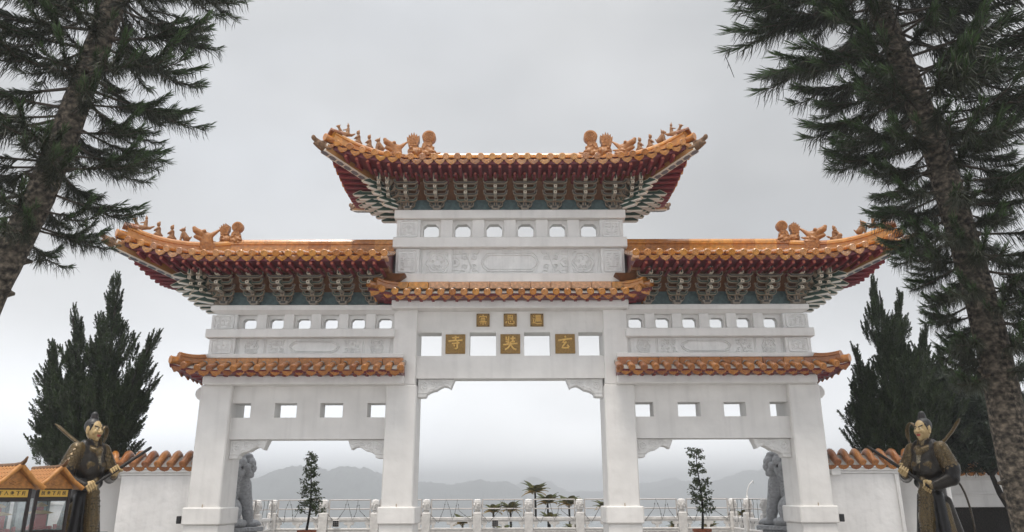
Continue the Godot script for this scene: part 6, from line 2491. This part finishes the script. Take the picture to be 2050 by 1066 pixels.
func spray_mesh(s: int) -> ArrayMesh:
	# an upright flame of scale leaves, one metre long
	rng.seed = s
	var b := Builder.new()
	for i in 150:
		var t := pow(rng.randf(), 0.8)
		var a := rng.randf() * TAU
		var r := 0.13 * sin(clampf(t * 1.1 + 0.12, 0.0, 1.0) * PI) * (1.0 - 0.45 * t)
		var o := Vector3(cos(a), 0, sin(a))
		var p := o * r * rng.randf_range(0.2, 1.0) + Vector3(0, t * 0.92, 0)
		var d := (Vector3.UP * rng.randf_range(0.7, 1.3) + o * rng.randf_range(0.1, 0.9)).normalized()
		var side := d.cross(o.rotated(Vector3.UP, rng.randf_range(-1, 1))).normalized() * rng.randf_range(0.012, 0.022)
		var l := rng.randf_range(0.07, 0.16)
		var g := rng.randf_range(0.5, 1.5)
		b.col = Color(0.028 * g, 0.046 * g, 0.016 * g)
		b.quad(p - side * 0.5, p + side * 0.5, p + d * l * 0.6 + side, p + d * l * 0.6 - side)
		b.tri(p + d * l * 0.6 - side, p + d * l * 0.6 + side, p + d * l)
	b.col = Color(0.03, 0.022, 0.016)
	b.tube(PackedVector3Array([Vector3.ZERO, Vector3(0, 0.8, 0)]), PackedFloat32Array([0.012, 0.004]), 4, false)
	return b.mesh()


func juniper(label: String, foot: Vector3, spires: Array, dense: float, s: int) -> void:
	var o := node("juniper_tree", self, Transform3D(Basis(), foot))
	tag(o, label, "tree")
	var b := Builder.new()
	for q in spires:
		var root: Vector3 = q[1] - foot
		b.tube(PackedVector3Array([Vector3(0, 0, 0), Vector3(root.x * 0.3, root.y * 0.55, root.z * 0.3), root, root.lerp(q[0] - foot, 0.85)]), PackedFloat32Array([0.16, 0.10, 0.06, 0.02]), 8)
	part("trunk", b, M.dark_bark, o)
	rng.seed = s + 3
	var sets := [[], [], []]
	var tints := [[], [], []]
	for q in spires:
		var tip: Vector3 = q[0] - foot
		var root: Vector3 = q[1] - foot
		var wide: float = q[2] * 1.2
		var ax := tip - root
		for i in int(dense * ax.length() * (0.4 + wide)):
			var t := 1.0 - pow(rng.randf(), 0.62)
			var a := rng.randf() * TAU
			var prof := wide * pow(1.0 - t, 0.75) * (0.75 + 0.5 * sin(t * 17.0 + s))
			var rr := prof * sqrt(rng.randf())
			var out := Vector3(cos(a), 0, sin(a))
			var sway := Vector3(sin(t * 5.0 + root.x * 3.0), 0, cos(t * 4.0 + root.x)) * 0.16 * t
			var p := root + ax * t * 0.93 + sway + out * rr + Vector3(0, rng.randf_range(-0.15, 0.1), 0)
			var d := (ax.normalized() + out * rng.randf_range(0.1, 0.75) * (1.0 - 0.7 * t) + Vector3(rng.randf_range(-0.15, 0.15), 0, rng.randf_range(-0.15, 0.15))).normalized()
			var l := rng.randf_range(0.38, 0.78) * (1.0 - 0.3 * t)
			var x := d.cross(Vector3(0.3, 0.1, 1)).normalized()
			var w := l * rng.randf_range(0.8, 1.3)
			var k := rng.randi_range(0, 2)
			sets[k].append(Transform3D(Basis(x * w, d * l, x.cross(d) * w), p - d * l * 0.35))
			var g := rng.randf_range(0.65, 1.25)
			tints[k].append(Color(g, g, g * 0.9))
	for k in 3:
		copies("foliage", spray_mesh(s * 7 + k), M.foliage, o, sets[k], tints[k])


func needle_ball() -> ArrayMesh:
	rng.seed = 77
	var b := Builder.new()
	for i in 90:
		var d := Vector3(rng.randfn(), rng.randfn() * 0.8 + 0.2, rng.randfn()).normalized()
		var p := Vector3(rng.randf_range(-0.05, 0.05), rng.randf_range(-0.05, 0.05), rng.randf_range(-0.05, 0.05))
		var side := d.cross(Vector3(rng.randf(), 1, rng.randf())).normalized() * 0.012
		var g := rng.randf_range(0.5, 1.4)
		b.col = Color(0.022 * g, 0.036 * g, 0.018 * g)
		var l := rng.randf_range(0.12, 0.24)
		b.quad(p - side * 0.4, p + side * 0.4, p + d * l * 0.6 + side, p + d * l * 0.6 - side)
		b.tri(p + d * l * 0.6 - side, p + d * l * 0.6 + side, p + d * l)
	return b.mesh()


func build_trees() -> void:
	pine("tall pine with a mottled leaning trunk, left of the gate", v3([[-8.75, 0, 11], [-7.9, 4.06, 11], [-7.36, 5.97, 11], [-7.02, 7.71, 11], [-6.72, 9.61, 11], [-6.15, 13.2, 11]]), PackedFloat32Array([0.34, 0.245, 0.22, 0.205, 0.195, 0.16]), 5.35, 12.4, 0.33, 5,
		func(y: float, a: float) -> float: return lerpf(1.2, 1.68, clampf((y - 5.6) / 4.5, 0, 1)) * (1.0 if y > 6.0 else 0.8) * (1.25 if cos(a) < -0.2 else 1.0), 1.0, 31)
	pine("tall dark pine with drooping brush-like boughs, right of the gate", v3([[8.3, 0, 9.5], [8.12, 1.5, 9.5], [8.06, 4.02, 9.5], [7.87, 6.26, 9.5], [7.65, 7.91, 9.5], [7.1, 10.69, 9.5], [6.4, 13.8, 9.5]]), PackedFloat32Array([0.34, 0.28, 0.25, 0.235, 0.22, 0.20, 0.15]), 3.55, 13.2, 0.34, 6,
		func(y: float, a: float) -> float: return lerpf(0.78, 2.35, pow(clampf((y - 4.4) / 6.0, 0, 1), 1.35)) * (0.85 if y < 4.6 else 1.0) * (1.2 if cos(a) > 0.3 else 1.0) * (1.35 if sin(a) < -0.4 and y < 6.5 else 1.0), 1.2, 47)
	juniper("flame-shaped juniper behind the left-hand warrior statue", Vector3(-12.6, 0, -1.5), [
		[Vector3(-12.62, 8.75, -1.5), Vector3(-12.5, 3.6, -1.5), 0.95], [Vector3(-13.95, 7.55, -1.4), Vector3(-13.1, 3.9, -1.4), 0.66], [Vector3(-14.75, 6.45, -1.6), Vector3(-13.6, 3.6, -1.6), 0.55], [Vector3(-11.1, 6.75, -1.4), Vector3(-11.9, 3.8, -1.4), 0.50],
		[Vector3(-11.35, 5.9, -1.2), Vector3(-11.9, 3.1, -1.2), 0.55], [Vector3(-13.2, 7.4, -1.8), Vector3(-12.9, 4.2, -1.8), 0.5], [Vector3(-14.1, 4.6, -1.3), Vector3(-13.5, 2.5, -1.3), 0.6], [Vector3(-11.75, 4.6, -1.5), Vector3(-12.0, 2.7, -1.5), 0.6], [Vector3(-13.0, 5.2, -1.0), Vector3(-12.9, 2.6, -1.2), 0.8], [Vector3(-14.6, 5.4, -1.5), Vector3(-13.6, 3.2, -1.5), 0.5], [Vector3(-10.9, 5.2, -1.4), Vector3(-11.9, 3.2, -1.4), 0.42]], 74.0, 5)
	juniper("tall dark juniper behind the wall, close to the gate's right roofs", Vector3(12.0, 0, -2.2), [
		[Vector3(12.25, 8.85, -2.2), Vector3(12.1, 3.4, -2.2), 0.95], [Vector3(11.0, 6.3, -2.0), Vector3(11.3, 2.9, -2.0), 0.62], [Vector3(12.95, 8.2, -2.3), Vector3(12.6, 4.4, -2.3), 0.6], [Vector3(10.75, 5.0, -1.9), Vector3(11.2, 2.6, -1.9), 0.55], [Vector3(12.3, 5.6, -1.6), Vector3(12.1, 2.6, -1.8), 0.9], [Vector3(13.5, 7.0, -2.4), Vector3(13.0, 3.6, -2.4), 0.8], [Vector3(14.3, 6.3, -2.9), Vector3(13.6, 3.4, -2.9), 0.85]], 95.0, 9)
	# forked tree in front of the far wall
	var o := node("forked_tree", self, Transform3D(Basis(), Vector3(16.3, 0, -3.6)))
	tag(o, "dark forked tree with open needle clumps before the far right wall", "tree")
	var b := Builder.new()
	var limbs := [[[0.3, 0, 0], [-0.1, 0.9, 0], [-0.45, 1.6, 0], [-0.62, 2.2, 0]], [[-0.62, 2.2, 0], [-0.95, 3.0, 0.0], [-1.35, 3.9, 0.1], [-1.7, 5.0, 0.1]], [[-0.62, 2.2, 0], [0.1, 2.9, 0.1], [0.7, 3.5, 0.2], [1.1, 4.4, 0.2]], [[-0.95, 3.0, 0.0], [-0.4, 4.2, -0.3], [-0.2, 5.4, -0.3]], [[-0.1, 0.9, 0], [0.5, 1.0, 0.1], [1.1, 0.75, 0.3]], [[-1.35, 3.9, 0.1], [-2.2, 4.4, 0.2], [-2.6, 5.2, 0.2]], [[-0.95, 3.0, 0.0], [-1.9, 3.3, 0.3], [-2.4, 3.6, 0.3]]]
	var tips := []
	for l in limbs:
		var rad := PackedFloat32Array()
		for i in l.size():
			rad.append(lerpf(0.17, 0.05, clampf(l[i][1] / 4.0 + 0.1 * i, 0, 1)))
		b.tube(v3(l), rad, 9)
		for i in range(1, l.size()):
			for k in 5:
				var p := Vector3(l[i - 1][0], l[i - 1][1], l[i - 1][2]).lerp(Vector3(l[i][0], l[i][1], l[i][2]), k / 5.0)
				if p.y > 2.9:
					tips.append(p)
	part("trunk", b, M.dark_bark, o)
	rng.seed = 12
	var places := []
	var tints := []
	for t in tips:
		for i in 26:
			var d := Vector3(rng.randfn() * 0.42, rng.randfn() * 0.34 + 0.1, rng.randfn() * 0.4)
			if t.y + d.y < 2.35:
				continue
			var k := rng.randf_range(0.8, 1.5)
			places.append(Transform3D(Basis.from_euler(Vector3(rng.randf_range(-0.6, 0.6), rng.randf() * TAU, rng.randf_range(-0.6, 0.6))) * Basis.from_scale(Vector3(k, k, k)), t + d))
			var g := rng.randf_range(0.6, 1.2)
			tints.append(Color(g, g, g))
	copies("foliage", needle_ball(), M.foliage, o, places, tints)


# ---------------------------------------------------------------- palms beyond the balustrade

func frond_mesh(s: int, old: float) -> ArrayMesh:
	rng.seed = s
	var b := Builder.new()
	var pts := PackedVector3Array()
	var rad := PackedFloat32Array()
	for i in 9:
		var t := i / 8.0
		pts.append(Vector3(1.15 * t, 0.55 * t - 0.75 * t * t, 0))
		rad.append(lerpf(0.02, 0.005, t))
	b.col = Color(0.16, 0.12, 0.03)
	b.tube(pts, rad, 5)
	for i in 34:
		var t := 0.10 + 0.9 * i / 33.0
		var q := t * 8.0
		var p := pts[mini(int(q), 7)].lerp(pts[mini(int(q), 7) + 1], q - mini(int(q), 7))
		for sd in [-1.0, 1.0]:
			var l := 0.34 * sin(clampf(t * 0.85 + 0.12, 0, 1) * PI) + 0.08
			var d := Vector3(0.55, -0.25 - 0.3 * t, sd).normalized()
			var w := Vector3(0.5, 0.5, -sd * 0.3).normalized() * 0.022
			var g := rng.randf_range(0.7, 1.3)
			b.col = Color(0.07 * g, 0.095 * g, 0.025 * g).lerp(Color(0.42 * g, 0.24 * g, 0.03), clampf(old + rng.randf_range(-0.2, 0.2), 0, 1))
			b.tri(p - w * 0.5, p + w * 0.5, p + d * l)
			b.tri(p - w, p + d * l * 0.5 + w, p + d * l)
	return b.mesh()


func build_palms() -> void:
	var fresh := [frond_mesh(1, 0.0), frond_mesh(2, 0.1), frond_mesh(3, 0.18)]
	var old := [frond_mesh(4, 0.75), frond_mesh(5, 0.55)]
	# (x, crown height, z, size, label)
	var list := [[1.40, 2.02, -23.0, 1.15, "tallest palm, its crown above the rail in the middle opening"], [2.15, 1.42, -24.0, 1.1, "palm with yellow lower fronds just right of the tallest palm"], [3.35, 1.35, -23.5, 1.1, "palm with a spiky crown at the rail, third from the tallest"], [5.35, 1.15, -23.0, 1.0, "palm half hidden by the right inner column"], [-0.95, 1.0, -22.0, 0.95, "left palm of a yellow-fronded pair under the middle opening"], [0.0, 1.05, -22.0, 0.95, "right palm of a yellow-fronded pair under the middle opening"], [2.1, 0.55, -21.0, 0.9, "low palm below the tallest palm"],
		[-2.7, 0.35, -23.0, 0.95, "low palm by the second rail post of the middle opening"], [3.3, 0.1, -20.0, 0.8, "low yellow-tipped palm at the foot of the spiky palm"], [-0.4, 0.0, -20.0, 0.8, "short palm behind the black lamp on the rail"], [9.1, 0.15, -22.0, 0.8, "low palm left of the potted tree in the right opening"], [10.9, 0.15, -22.0, 0.75, "low palm behind the potted tree in the right opening"], [13.1, 0.75, -23.0, 0.6, "small palm at the far corner of the balustrade"], [12.3, 0.70, -22.0, 0.55, "small palm tuft left of the balustrade's far corner"]]
	for n in list.size():
		var p: Array = list[n]
		var z: float = p[2]
		var gy: float = -3.2 - 0.42 * (-8.5 - z) - 0.5
		var o := node("palm_tree", self, Transform3D(Basis(), Vector3(p[0], gy, z)))
		tag(o, p[4], "palm", "palms beyond the balustrade")
		var top: float = p[1] - gy - 0.22
		var b := Builder.new()
		var rad := PackedFloat32Array()
		var pts := PackedVector3Array()
		for i in 15:
			pts.append(Vector3(0.03 * sin(i * 0.7), top * i / 14.0, 0))
			rad.append(0.085 - 0.03 * i / 14.0 + 0.008 * (i % 2))
		b.tube(pts, rad, 8)
		part("trunk", b, M.dark_bark, o)
		rng.seed = 200 + n
		for i in 18:
			var a := TAU * i * 0.382 + rng.randf_range(-0.2, 0.2)
			var young := i < 12
			var tilt := lerpf(0.9, -0.05, i / 17.0) + rng.randf_range(-0.1, 0.1)
			var mesh: Mesh = fresh[i % 3] if young else old[i % 2]
			var k: float = 0.74 * p[3] * rng.randf_range(0.85, 1.1) * (0.9 if young else 0.75)
			put("frond", mesh, M.foliage, o, Transform3D(Basis(Vector3.UP, a) * Basis(Vector3(0, 0, 1), tilt) * Basis.from_scale(Vector3(k, k, k)), Vector3(0, top, 0)))


# ---------------------------------------------------------------- small things

func build_small_things() -> void:
	for s in [-1.0, 1.0]:
		var b := Builder.new()
		var x := 8.95
		b.box(Vector3(s * x, 0.86, 0.18), Vector3(s * (x + 0.11), 1.06, 0.36), 0.012)
		var o := part("spot_lamp", b, M.black)
		tag(o, ("small black lamp fixed to the left outer column's plinth" if s < 0 else "small black lamp fixed to the right outer column's plinth"), "lamp", "small plinth lamps")
		b = Builder.new()
		b.box(Vector3(s * (x + 0.012), 0.88, 0.362), Vector3(s * (x + 0.098), 1.04, 0.368), 0.003)
		part("lamp_glass", b, M.black, o)
	var b := Builder.new()
	b.box(Vector3(-10.12, 0.0, 2.4), Vector3(-9.88, 0.70, 2.62), 0.015)
	b.box(Vector3(-10.15, 0.702, 2.37), Vector3(-9.85, 0.745, 2.65), 0.01)
	tag(part("bollard_box", b, M.dark_wood), "dark square box standing in front of the left recess", "box")
	# weeds that root in the left coping
	b = Builder.new()
	b.tube(v3([[-10.65, 2.8, 0.0], [-10.6, 2.95, 0.02], [-10.68, 3.15, 0.02]]), PackedFloat32Array([0.012, 0.009, 0.004]), 5)
	b.tube(v3([[-10.63, 2.88, 0.02], [-10.5, 2.98, 0.04], [-10.38, 3.06, 0.05]]), PackedFloat32Array([0.009, 0.007, 0.003]), 5)
	b.tube(v3([[-10.65, 2.82, 0.02], [-10.8, 2.92, 0.1], [-10.95, 2.6, 0.2]]), PackedFloat32Array([0.009, 0.007, 0.004]), 5)
	tag(part("weed", b, M.dark_bark), "dry weed rooted in the left wall's coping", "weed")
	# a twig hanging from a spider's thread
	b = Builder.new()
	b.tube(v3([[3.74, 8.84, 10.5], [3.775, 8.72, 10.5], [3.80, 8.63, 10.5], [3.83, 8.52, 10.5], [3.86, 8.40, 10.5]]), PackedFloat32Array([0.005, 0.007, 0.007, 0.006, 0.004]), 5)
	b.tube(v3([[3.785, 8.66, 10.5], [3.76, 8.58, 10.5]]), PackedFloat32Array([0.005, 0.003]), 5)
	tag(part("twig", b, M.dark_bark), "thin dead twig hanging in the air left of the right-hand pine", "twig")
	# pale lamp by the lake, its arm bowed over
	b = Builder.new()
	b.lathe(v2([[0.17, -1.2], [0.15, -0.3], [0.11, 0.3], [0.06, 0.9], [0.02, 1.0]]), 12, Vector3(10.75, 0.6, -14.0))
	b.tube(v3([[10.75, 1.5, -14.0], [10.77, 1.75, -14.0], [10.9, 2.05, -14.0], [11.08, 2.22, -14.0], [11.12, 2.1, -14.0]]), PackedFloat32Array([0.03, 0.025, 0.022, 0.02, 0.015]), 7)
	tag(part("lakeside_lamp", b, M.stone_white), "white conical lamp post with bowed arm beyond the right balustrade", "lamp post")
